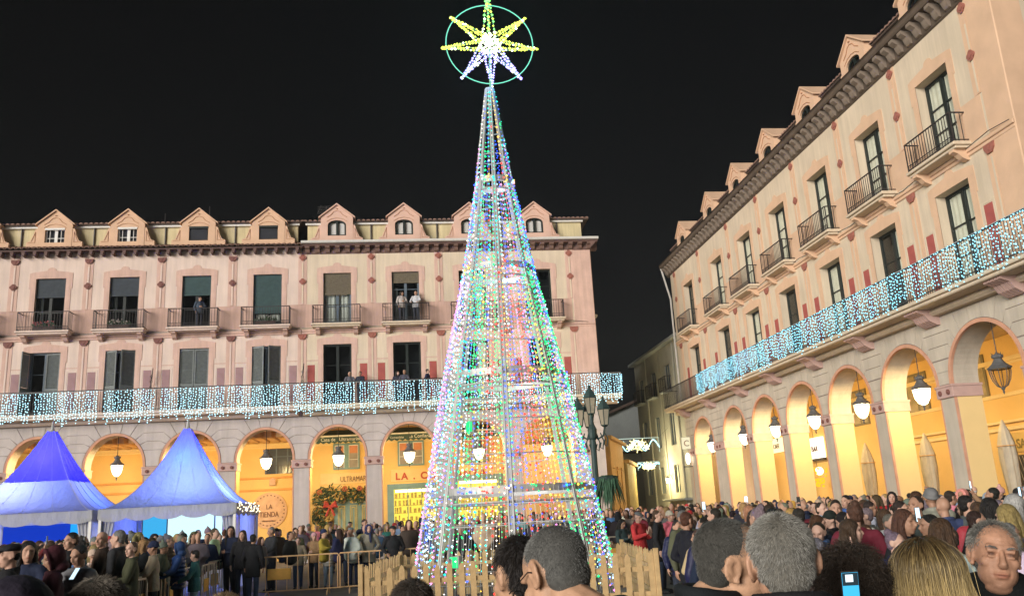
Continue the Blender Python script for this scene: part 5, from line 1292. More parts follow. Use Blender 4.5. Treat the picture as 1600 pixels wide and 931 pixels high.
MB().bbox(-.28, .24, -.05, .05, 5.05, 5.75, .02).build('box', glow('small_sign', (1, .9, .6), .9, False), t); text('lettering', 'C', .5, M_BROWNL, t, (-.02, -.06, 5.22))
MB().lathe([(.05, 4.15), (.13, 4.3), (.13, 4.65), (.05, 4.8)], 8, (0, 0, 0)).build('lamp_glass', glow('small_lamp', (1, .93, .75), 5, False), t)
MB().tube([(-.3, 0, 4.0), (.35, 0, 4.0)], .03, 5).build('bracket', M_IRON, t)
# aerials on the far roofs
for x, z, lab in ((-10.9, 19.3, 'thin aerial mast on the far roof above the third dormer'), (-4.4, 19.2, 'branching television aerial on the far roof between the two far houses'), (-13.3, 18.9, 'short aerial post right of the second dormer')):
    t = empty('roof_aerial', (x, 47.5, 18.2), 0, lab, 'aerial'); q = MB(); q.tube([(0, 0, 0), (0, 0, z-17.9)], .03, 5)
    if 'branching' in lab:
        for i in range(5): q.tube([(-.5, 0, .9+i*.1), (.5, 0, .95+i*.1)], .016, 4)
        q.tube([(-.5, 0, .9), (-.3, 0, 1.4)], .016, 4)
    q.build('mast', M_IRON, t)
# flowers on the far balconies, ironwork brackets
for x, mcol, lab in ((XC(-4), (.60, .20, .22), 'pink flowers in a box on the far left balcony'), (XC(-3), (.62, .55, .50), 'white flowers in a box on the second far balcony'), (XC(-1), (.42, .42, .38), 'grey-green potted plants along the fourth far balcony')):
    t = empty('flower_box', (x, 44.55, 11.94), 0, lab, 'flower box', 'flower boxes on the far balconies')
    MB().bbox(-.5, .5, -.1, .1, .02, .2, .02).build('box', M_WOODD, t)
    q = MB(); g_ = MB(); r3 = random.Random(int(x*10))
    for i in range(40): q.octa((r3.uniform(-.5, .5), r3.uniform(-.12, .12), r3.uniform(.25, .5)), .045)
    for i in range(60):
        p = Vector((r3.uniform(-.55, .55), r3.uniform(-.1, .1), .2)); g_.add([tuple(p), tuple(p+Vector((r3.uniform(-.1, .1), -.05, r3.uniform(.1, .3)))), tuple(p+Vector((.05, 0, .1)))], [(0, 1, 2)])
    q.build('blooms', mat('bloom_%d' % int(x*10), mcol, .8), t, kind='stuff'); g_.build('leaves', mat('leaf_green', (.06, .10, .05), .7, .3, 9), t, kind='stuff')
for x, lab in ((XC(-3)+1.55, 'between the second and third far windows'), (XC(-1)+1.78, 'between the two far houses')):
    t = empty('wall_bracket', (x, 44.9, 8.4), 0, 'black ironwork bracket standing on the gallery ' + lab, 'bracket'); q = MB()
    q.tube([(0, 0, 0), (.05, -.1, .8), (.16, -.2, 1.5)], .02, 5); q.tube([(0, 0, 0), (.14, -.25, .7), (.16, -.2, 1.5)], .016, 5)
    for i in range(4): q.tube([(.08+.07*math.cos(a), -.15, .3+i*.26+.07*math.sin(a)) for a in (0, 1.5, 3, 4.6)], .012, 4, closed=True)
    q.build('ironwork', M_IRON, t)
# ================================================================== people
import numpy as np
DG = None
def remeshed(b, voxel, smooth=2, name='m'):
    """union of the collected shapes as one continuous skin"""
    me = b.mesh('tmp', []); o = bpy.data.objects.new('tmp', me); COL.objects.link(o)
    m1 = o.modifiers.new('r', 'REMESH'); m1.mode = 'VOXEL'; m1.voxel_size = voxel
    m2 = o.modifiers.new('s', 'SMOOTH'); m2.iterations = smooth; m2.factor = .5
    dg = bpy.context.evaluated_depsgraph_get(); dg.update()
    out = bpy.data.meshes.new_from_object(o.evaluated_get(dg)); out.name = name
    bpy.data.objects.remove(o); bpy.data.meshes.remove(me)
    out.materials.clear(); out.polygons.foreach_set('use_smooth', [True]*len(out.polygons)); return out
def cap(b, p0, p1, r0, r1, n=10):
    p0, p1 = Vector(p0), Vector(p1); b.tube([p0, p1], [r0, r1], n); b.ball(p0, r0*1.0, n, 7); b.ball(p1, r1*1.0, n, 7)
def limb(b, pts, rs, n=10):
    for i in range(len(pts)-1): cap(b, pts[i], pts[i+1], rs[i], rs[i+1], n)
def place_local(b, M, fn):
    q = MB(); fn(q); q.xf(M); b.add(q.v, q.f)
def head_shape(q, ears=True):
    q.ball((0, .014, .030), 1, 20, 14, (.077, .095, .089)); q.ball((0, -.022, -.035), 1, 18, 12, (.062, .068, .082)); q.ball((0, -.052, -.092), 1, 12, 8, (.034, .028, .024))
    q.ball((0, -.030, -.075), 1, 12, 8, (.050, .045, .040))
    cap(q, (0, -.084, .018), (0, -.106, -.022), .008, .0125); q.ball((0, -.098, -.028), 1, 10, 8, (.018, .013, .011))
    cap(q, (-.040, -.072, .034), (.040, -.072, .034), .012, .012); 
    for s_ in (-1, 1): q.ball((s_*.042, -.056, -.018), .022, 10, 8)
    q.ball((0, -.086, -.056), 1, 12, 8, (.025, .012, .008)); q.ball((0, -.083, -.066), 1, 12, 8, (.021, .011, .008))
    if ears:
        for s_ in (-1, 1):
            q.tube([(s_*(.076+.012*max(0, math.cos(t))), .018+.020*math.cos(t), .004+.032*math.sin(t)) for t in [2*math.pi*k/12 for k in range(12)]], .0064, 6, closed=True)
            q.ball((s_*.076, .016, .0), 1, 10, 8, (.0055, .017, .027)); q.tube([(s_*(.082+.006*max(0, math.cos(t))), .014+.011*math.cos(t), .008+.018*math.sin(t)) for t in [-1.2+.35*k for k in range(9)]], .0035, 5); q.ball((s_*.077, .006, -.028), .009, 8, 6)
def sculpt(co):
    """fine relief of a face, in head coordinates"""
    x, y, z = co[:, 0], co[:, 1], co[:, 2]; d = np.zeros(len(co)); front = y < -.02
    def g(cx, cz, sx, sz, a):
        return a*np.exp(-((x-cx)/sx)**2-((z-cz)/sz)**2)*front
    for s_ in (-1, 1):
        d += g(s_*.031, .012, .015, .010, .010) + g(s_*.031, -.006, .017, .005, .003) - g(s_*.031, .012, .011, .006, .006)
        d += g(s_*.030, -.045, .006, .016, .0030) + g(s_*.028, -.062, .005, .008, .0025)
    d += g(0, -.061, .026, .0022, .0045) + g(0, -.078, .020, .006, .004) + g(0, .060, .03, .003, .001) + g(0, .046, .03, .003, .001)
    co[:, 1] += d
PAINT = (((.031, -.082, .012), (.013, .02, .0065), (.22, .18, .17)), ((.031, -.09, .031), (.018, .02, .0042), (.30, .26, .24)), ((0, -.09, -.0605), (.024, .02, .0028), (.45, .33, .33)), ((0, -.09, -.062), (.025, .02, .010), (.93, .68, .66)))
def paint_head(me, Mh, scale=1.0):
    n = len(me.vertices); co = np.empty(n*3); me.vertices.foreach_get('co', co); co = co.reshape(-1, 3)
    Mi = np.array(Mh.inverted()); loc = co@Mi[:3, :3].T+Mi[:3, 3]
    near = (np.abs(loc[:, 0]) < .12) & (np.abs(loc[:, 1]) < .13) & (loc[:, 2] > -.12) & (loc[:, 2] < .14)
    sub = loc[near]; sculpt(sub); loc[near] = sub; Mf = np.array(Mh); co2 = loc@Mf[:3, :3].T+Mf[:3, 3]; co[near] = co2[near]
    me.vertices.foreach_set('co', co.ravel())
    c = np.ones((n, 4)); 
    for (cx, cy, cz), (sx, sy, sz), col in PAINT[::-1]:
        for s_ in ((-1, 1) if cx else (1,)):
            w = np.exp(-((loc[:, 0]-s_*cx)/sx)**2*1.2-((loc[:, 2]-cz)/sz)**2*1.2)*(loc[:, 1] < -.04)*near
            w = np.clip(w*1.3, 0, 1)[:, None]; c[:, :3] = c[:, :3]*(1-w)+np.array(col)*w
    at = me.color_attributes.new('paint', 'FLOAT_COLOR', 'POINT'); at.data.foreach_set('color', c.ravel().astype(np.float32)); me.update()
def hand(b, w, d, palm_n, s_, curl=.5):
    """palm and five unequal bent fingers; w wrist, d along the hand, palm_n out of the palm, s_ side of the thumb"""
    d = Vector(d).normalized(); n_ = Vector(palm_n); n_ = (n_-d*n_.dot(d)).normalized(); t = d.cross(n_)*s_
    w = Vector(w); cap(b, w, w+d*.05, .024, .026); cap(b, w+d*.05+t*.018, w+d*.085+t*.024, .016, .014); cap(b, w+d*.05-t*.018, w+d*.085-t*.024, .016, .014); cap(b, w+d*.05, w+d*.088, .018, .015)
    for i, (o_, L) in enumerate(((.030, .068), (.011, .078), (-.009, .073), (-.028, .058))):
        p = w+d*.088+t*o_; a = curl*(.7+.12*i); p1 = p+(d*math.cos(a*.5)+n_*math.sin(a*.5))*L*.5; p2 = p1+(d*math.cos(a*1.4)+n_*math.sin(a*1.4))*L*.5
        b.tube([p, p1, p2], [.0095, .0088, .0070], 6); b.ball(p2, .007, 6, 5)
    p = w+d*.03+t*.026; p1 = p+(d*.55+t*.7+n_*.35)*.045; p2 = p1+(d*.85+t*.15+n_*.45)*.035
    b.tube([p, p1, p2], [.013, .011, .008], 6); b.ball(p2, .008, 6, 5)
POSES = {   # right arm is x<0 for someone facing -y.   (elbow, wrist, hand direction, palm normal)
 'stand': dict(R=((-.27, .02, 1.13), (-.26, -.06, .90), (0, -.1, -1), (1, 0, 0)), L=((.27, .02, 1.13), (.26, -.06, .90), (0, -.1, -1), (-1, 0, 0)), head=(0, 0, 0)),
 'pockets': dict(R=((-.30, .06, 1.13), (-.20, -.13, 1.00), (.4, -.3, -.6), (0, 1, 0)), L=((.30, .06, 1.13), (.20, -.13, 1.00), (-.4, -.3, -.6), (0, 1, 0)), head=(4, 14, 0)),
 'phone': dict(R=((-.25, -.06, 1.14), (-.09, -.30, 1.22), (.45, -.3, .55), (.3, .7, .4)), L=((.25, -.04, 1.13), (.08, -.28, 1.16), (-.45, -.3, .45), (-.3, .7, .5)), head=(20, 0, 4)),
 'film': dict(R=((-.27, -.22, 1.38), (-.13, -.33, 1.62), (.1, -.15, 1), (0, -1, .1)), L=((.27, -.05, 1.13), (.12, -.24, 1.22), (-.6, -.4, .5), (0, .6, .5)), head=(-10, 0, 0)),
 'lean': dict(R=((-.27, -.12, 1.14), (-.20, -.34, 1.04), (.3, -.8, -.1), (0, -.2, -1)), L=((.27, -.12, 1.14), (.20, -.34, 1.04), (-.3, -.8, -.1), (0, -.2, -1)), head=(10, -18, 0)),
 'look': dict(R=((-.27, .03, 1.13), (-.24, -.10, .91), (0, -.2, -1), (1, 0, 0)), L=((.26, -.08, 1.13), (.06, -.23, 1.13), (-1, -.1, .1), (0, 1, 0)), head=(2, 38, 3)),
}
HEADZ = 1.605
def head_matrix(h, z=HEADZ): return Matrix.Translation((0, -.012, z)) @ Matrix.Rotation(R(h[1]), 4, 'Z') @ Matrix.Rotation(R(h[0]), 4, 'X') @ Matrix.Rotation(R(h[2]), 4, 'Y')
def body_shape(b, P, Mh):
    b.ball((0, 0, 1.24), 1, 16, 12, (.165, .105, .20)); b.ball((0, 0, 1.03), 1, 16, 12, (.15, .105, .16)); b.ball((0, .01, .93), 1, 16, 12, (.165, .115, .12))
    cap(b, (-.165, .005, 1.395), (.165, .005, 1.395), .062, .062); nb = Mh @ Vector((0, .022, -.06))
    limb(b, [(0, .014, 1.40), (0, .014, 1.45), nb], [.060, .052, .050]); place_local(b, Mh, head_shape)
    for s_, k in ((-1, 'R'), (1, 'L')):
        e, w, d, n_ = P[k]; limb(b, [(s_*.185, .005, 1.385), e, w], [.052, .040, .026]); hand(b, w, d, n_, 1 if s_ < 0 else -1, .6 if k == 'R' else .8)
        limb(b, [(s_*.088, 0, .90), (s_*.098, -.012, .50), (s_*.10, .02, .09)], [.085, .054, .036]); cap(b, (s_*.10, .02, .05), (s_*.115, -.13, .035), .04, .032)
def coat_shape(b, P, style):
    if style == 'puffer':
        for i in range(8):
            z = .80+.085*i; b.ball((0, 0, z), 1, 18, 8, (.205+.02*math.sin(i*.5), .150+.01*math.sin(i*.45), .062))
        b.ball((0, 0, 1.12), 1, 16, 10, (.185, .13, .33))
    else:
        b.ball((0, 0, 1.22), 1, 16, 12, (.195, .135, .23)); b.ball((0, 0, 1.0), 1, 16, 12, (.19, .138, .24)); b.lathe([(.205, .66 if style == 'long' else .80), (.20, .95), (.17, 1.1)], 16, sy=.72)
    cap(b, (-.175, .005, 1.385), (.175, .005, 1.385), .080, .080); b.ball((0, .004, 1.40), 1, 14, 9, (.125, .098, .07))
    b.tube([(.083*math.cos(t), .012+.078*math.sin(t), 1.462+.012*math.sin(t)) for t in [2*math.pi*k/14 for k in range(14)]], .024, 7, closed=True)
    for s_, k in ((-1, 'R'), (1, 'L')):
        e, w, d, n_ = P[k]; e, w = Vector(e), Vector(w); sh = Vector((s_*.19, .005, 1.375)); k2 = 1.18 if style == 'puffer' else 1.0
        limb(b, [sh, e, e.lerp(w, .93)], [.073*k2, .060*k2, .043*k2])
        if style == 'puffer':
            for t in (.25, .55, .85): b.ball(sh.lerp(e, t), .074, 10, 7)
            for t in (.3, .7): b.ball(e.lerp(w, t), .064, 10, 7)
def trousers_shape(b):
    b.ball((0, .012, .93), 1, 14, 10, (.182, .132, .13))
    for s_ in (-1, 1): limb(b, [(s_*.09, .004, .90), (s_*.10, -.008, .50), (s_*.10, .022, .13)], [.102, .072, .060])
def shoes_shape(b):
    for s_ in (-1, 1): cap(b, (s_*.10, .03, .055), (s_*.115, -.13, .045), .052, .043); b.box(s_*.108-.05, s_*.108+.05, -.18, .08, .0, .025)
HAIR = {
 'short': lambda q: (q.ball((0, .030, .048), 1, 18, 12, (.083, .096, .087)), q.ball((0, .055, -.005), 1, 14, 10, (.070, .060, .070))),
 'crop': lambda q: (q.ball((0, .028, .042), 1, 18, 12, (.081, .091, .084)), q.ball((0, .052, -.012), 1, 14, 10, (.068, .056, .066))),
 'bob': lambda q: (q.ball((0, .028, .045), 1, 18, 12, (.090, .100, .090)), [limb(q, [(s_*.070, .012, .04), (s_*.082, .008, -.06), (s_*.074, .0, -.12)], [.030, .032, .026]) for s_ in (-1, 1)], limb(q, [(0, .075, .02), (0, .085, -.12)], [.055, .06])),
 'long': lambda q: (q.ball((0, .028, .045), 1, 18, 12, (.090, .100, .090)), [limb(q, [(s_*.070, .012, .04), (s_*.084, .015, -.08), (s_*.085, -.03, -.24), (s_*.08, -.07, -.33)], [.030, .034, .034, .018]) for s_ in (-1, 1)], limb(q, [(-.03, .075, .02), (-.04, .095, -.15), (-.03, .10, -.33)], [.055, .06, .035]), limb(q, [(.03, .075, .02), (.04, .095, -.15), (.03, .10, -.33)], [.055, .06, .035])),
 'bun': lambda q: (q.ball((0, .028, .042), 1, 18, 12, (.084, .094, .087)), q.ball((0, .050, -.01), 1, 14, 10, (.070, .058, .066)), q.ball((0, .085, .115), .046, 12, 9)),
 'ponytail': lambda q: (q.ball((0, .028, .042), 1, 18, 12, (.084, .094, .087)), q.ball((0, .050, -.01), 1, 14, 10, (.070, .058, .066)), limb(q, [(0, .11, .06), (0, .155, .01), (.01, .15, -.12), (.01, .13, -.24)], [.026, .035, .032, .012])),
 'fringe': lambda q: (q.ball((0, .058, -.012), 1, 16, 10, (.080, .056, .050)), [q.ball((s_*.066, .03, .0), 1, 10, 8, (.018, .04, .03)) for s_ in (-1, 1)]),
 'beanie': lambda q: (q.ball((0, .022, .055), 1, 18, 12, (.091, .104, .092)), q.tube([(.089*math.cos(t), .016+.102*math.sin(t), .030+.02*math.sin(t)*-1) for t in [2*math.pi*k/18 for k in range(18)]], .016, 7, closed=True)),
 'bobble_hat': lambda q: (q.ball((0, .022, .055), 1, 18, 12, (.091, .104, .092)), q.ball((0, .03, .165), .034, 10, 8), q.tube([(.089*math.cos(t), .016+.102*math.sin(t), .030-.02*math.sin(t)) for t in [2*math.pi*k/18 for k in range(18)]], .016, 7, closed=True)),
 'hood': lambda q: (q.ball((0, .040, .015), 1, 18, 12, (.112, .112, .130)), q.ball((0, .06, -.12), 1, 14, 10, (.12, .09, .07)), q.tube([(.092*math.cos(t), -.045, .005+.118*math.sin(t)) for t in [2*math.pi*k/18 for k in range(18)]], .022, 7, closed=True)),
 'flat_cap': lambda q: (q.ball((0, .020, .075), 1, 18, 12, (.092, .108, .050)), q.ball((0, -.095, .052), 1, 14, 8, (.066, .045, .010)), q.ball((0, .055, .0), 1, 14, 10, (.070, .055, .060))),
}
HATS = {'beanie': 'beanie', 'bobble_hat': 'bobble_hat', 'hood': 'hood', 'flat_cap': 'cap'}
M_SKIN = mat('skin', (1, 1, 1), .55, .06, 14, 0, spec=.35, objcol=True, attr='paint')
M_CLOTH = mat('coat_cloth', (1, 1, 1), .85, .22, 5, .9, 13, objcol=True)
M_SHINY = mat('quilted_nylon', (1, 1, 1), .5, .18, 5, .6, 18, objcol=True)
M_HAIR = mat('hair_mass', (1, 1, 1), .5, .35, 40, 1.0, 110, objcol=True, bstretch=.14)
M_SHOE = mat('shoe_leather', (1, 1, 1), .5, .2, 6, objcol=True)
PM = {}
def pmesh(kind, key, fn, voxel, material, sm=2):
    k = (kind, key)
    if k not in PM:
        b = MB(); fn(b); me = remeshed(b, voxel, sm, kind); me.materials.append(material); PM[k] = me
    return PM[k]
def body_mesh(pose):
    k = ('body', pose)
    if k not in PM:
        b = MB(); Mh = head_matrix(POSES[pose]['head']); body_shape(b, POSES[pose], Mh); me = remeshed(b, .0105, 1, 'person'); me.materials.append(M_SKIN); paint_head(me, Mh); PM[k] = me
    return PM[k]
def setcol(o, c): o.color = (*c, 1); return o
SKINS = [(.46, .27, .19), (.50, .30, .22), (.42, .24, .16), (.54, .34, .26), (.36, .20, .13)]
def person(x, y, rz, label, group, pose='stand', hair='short', hairc=(.03, .02, .015), coat='jacket', coatc=(.02, .02, .025), trc=(.03, .035, .05), shc=(.02, .02, .02), skin=None, s=1.0, z=0.0, headk=1.0, lean=0.0, scarf=None, child=False, pack=None):
    o = obj('person', body_mesh(pose)); o.location = (x, y, z); o.rotation_euler = (R(lean), 0, rz); o.scale = (s, s, s)
    setcol(o, skin or rng.choice(SKINS)); tag(o, label, 'child' if child else 'person', group)
    P = POSES[pose]; st = coat
    setcol(obj('coat', pmesh('coat', (pose, st), lambda b: coat_shape(b, P, st), .016, M_SHINY if st == 'puffer' else M_CLOTH), o), coatc)
    setcol(obj('trousers', pmesh('trousers', 0, trousers_shape, .018, M_CLOTH), o), trc)
    setcol(obj('shoes', pmesh('shoes', 0, shoes_shape, .014, M_SHOE), o), shc)
    if hair != 'bald':
        h_ = obj(HATS.get(hair, 'hair'), pmesh('hair', hair, HAIR[hair], .011, M_CLOTH if hair in HATS else M_HAIR, 1), o); h_.matrix_local = head_matrix(P['head']); setcol(h_, hairc)
    if pack:
        setcol(obj('backpack', pmesh('backpack', 0, lambda b: (b.ball((0, .185, 1.18), 1, 14, 10, (.145, .085, .20)), b.ball((0, .235, 1.10), 1, 12, 8, (.10, .05, .10)), [limb(b, [(s_*.10, .14, 1.36), (s_*.11, .02, 1.46), (s_*.12, -.13, 1.33), (s_*.13, -.12, 1.12), (s_*.13, .12, 1.02)], [.02, .02, .02, .02, .02], 6) for s_ in (-1, 1)]), .014, M_SHINY), o), pack)
    if scarf:
        sc_ = obj('scarf', pmesh('scarf', 0, lambda b: (b.tube([(.085*math.cos(t), .01+.085*math.sin(t), 1.485+.015*math.cos(2*t)) for t in [2*math.pi*k/14 for k in range(14)]], .034, 8, closed=True), limb(b, [(.05, -.09, 1.47), (.06, -.145, 1.25)], [.04, .035])), .014, M_CLOTH), o); setcol(sc_, scarf)
    return o
M_PHONE = mat('phone_case', (.02, .02, .02), .3)
def phone(p, yaw, label, lit=(.6, .85, 1.0), st=2.0, tilt=0, s=1.0):
    t = empty('phone', p, yaw, label, 'phone', 'phones held up in the crowd'); t.rotation_euler = (R(tilt), 0, yaw); t.scale = (s, s, s)
    MB().bbox(-.037, .037, -.005, .005, -.077, .077, .003).build('case', M_PHONE, t)
    MB().box(-.034, .034, .0055, .007, -.073, .073).build('screen', glow('phone_%d' % int(sum(lit)*100+st*7), lit, st, False), t)
    return t
# ------------------------------------------------------------------ the crowd
TREE = Vector((TX, TY))
COATS = {'black': (.012, .012, .014), 'charcoal': (.035, .036, .04), 'navy': (.012, .018, .045), 'dark brown': (.05, .03, .02), 'olive': (.07, .075, .04), 'grey': (.14, .14, .14), 'beige': (.36, .29, .20), 'burgundy': (.14, .02, .03),
         'red': (.45, .03, .03), 'light blue': (.22, .34, .46), 'white': (.60, .58, .53), 'pink': (.52, .20, .22), 'teal': (.03, .13, .13), 'mustard': (.42, .26, .05), 'camel': (.30, .18, .09), 'denim blue': (.06, .12, .26), 'lilac': (.34, .28, .42)}
CW = dict(zip(COATS, (15, 12, 12, 8, 7, 9, 8, 3, 1.8, 2.6, 5, 1.6, 2.5, .7, 6, 4, 1.0)))
HCOL = {'black': (.012, .010, .009), 'dark brown': (.028, .017, .011), 'brown': (.065, .035, .018), 'grey': (.16, .155, .15), 'white': (.38, .37, .35), 'blond': (.30, .19, .075), 'auburn': (.055, .02, .011)}
HATC = {'black': (.015, .015, .018), 'navy': (.015, .022, .06), 'grey': (.16, .16, .16), 'red': (.40, .03, .03), 'pink': (.55, .30, .32), 'cream': (.52, .46, .36), 'mustard': (.42, .26, .05)}
LOOKS = [('short', h) for h in ('black', 'dark brown', 'brown', 'grey')]*3 + [('crop', h) for h in ('black', 'dark brown', 'grey')]*2 + [('long', h) for h in ('black', 'dark brown', 'brown', 'blond', 'auburn')]*2 + \
        [('bob', h) for h in ('dark brown', 'brown', 'grey', 'white', 'blond')] + [('bun', h) for h in ('black', 'brown', 'grey')] + [('ponytail', h) for h in ('black', 'brown', 'blond')] + [('fringe', 'grey'), ('fringe', 'white'), ('bald', 'none')] + \
        [('beanie', h) for h in ('black', 'navy', 'grey', 'red', 'cream')] + [('bobble_hat', h) for h in ('grey', 'pink')] + [('hood', 'coat')]*3 + [('flat_cap', h) for h in ('black', 'grey')]
LOOKTXT = {'short': 'short %s hair', 'crop': 'cropped %s hair', 'long': 'long %s hair', 'bob': 'a %s bob', 'bun': 'a %s hair bun', 'ponytail': 'a %s ponytail', 'fringe': 'balding %s hair', 'bald': 'a bald head', 'beanie': 'a %s beanie', 'bobble_hat': 'a %s bobble hat', 'hood': 'the hood up', 'flat_cap': 'a %s peaked cap'}
def zone_name(x, y):
    px, py = to_px((x, y, 1.6))
    if y < 9.5 and x > 2: return 'near the camera on the right'
    if x < -4.6 and y < 27.5:
        return 'left crowd nearest the camera' if y < 13.5 else 'left crowd beside the near barriers' if y < 17.5 else 'left crowd halfway to the tents' if y < 22 else 'left crowd right before the tents'
    if y >= 27.5 and x < -4: return 'under the white tents'
    if x < 4.4 and y > 23:
        a = 'before the round sign' if px < 455 else 'before the fir garland' if px < 575 else 'left of the tree' if px < 680 else 'behind the tree'
        return a + (', front rows' if y < 28 else ', back rows')
    b_ = 'at the street mouth' if px < 1075 else 'by the far right arches' if px < 1190 else 'by the middle right arches' if px < 1310 else 'by the third near arch' if px < 1400 else 'by the two near arches'
    return b_ + (', closer in' if y < 16 else ', mid depth' if y < 26 else ', farther back')
USED = set(); TAKEN = []
def free(x, y, d): return all((x-a)**2+(y-b)**2 > d*d for a, b in TAKEN)
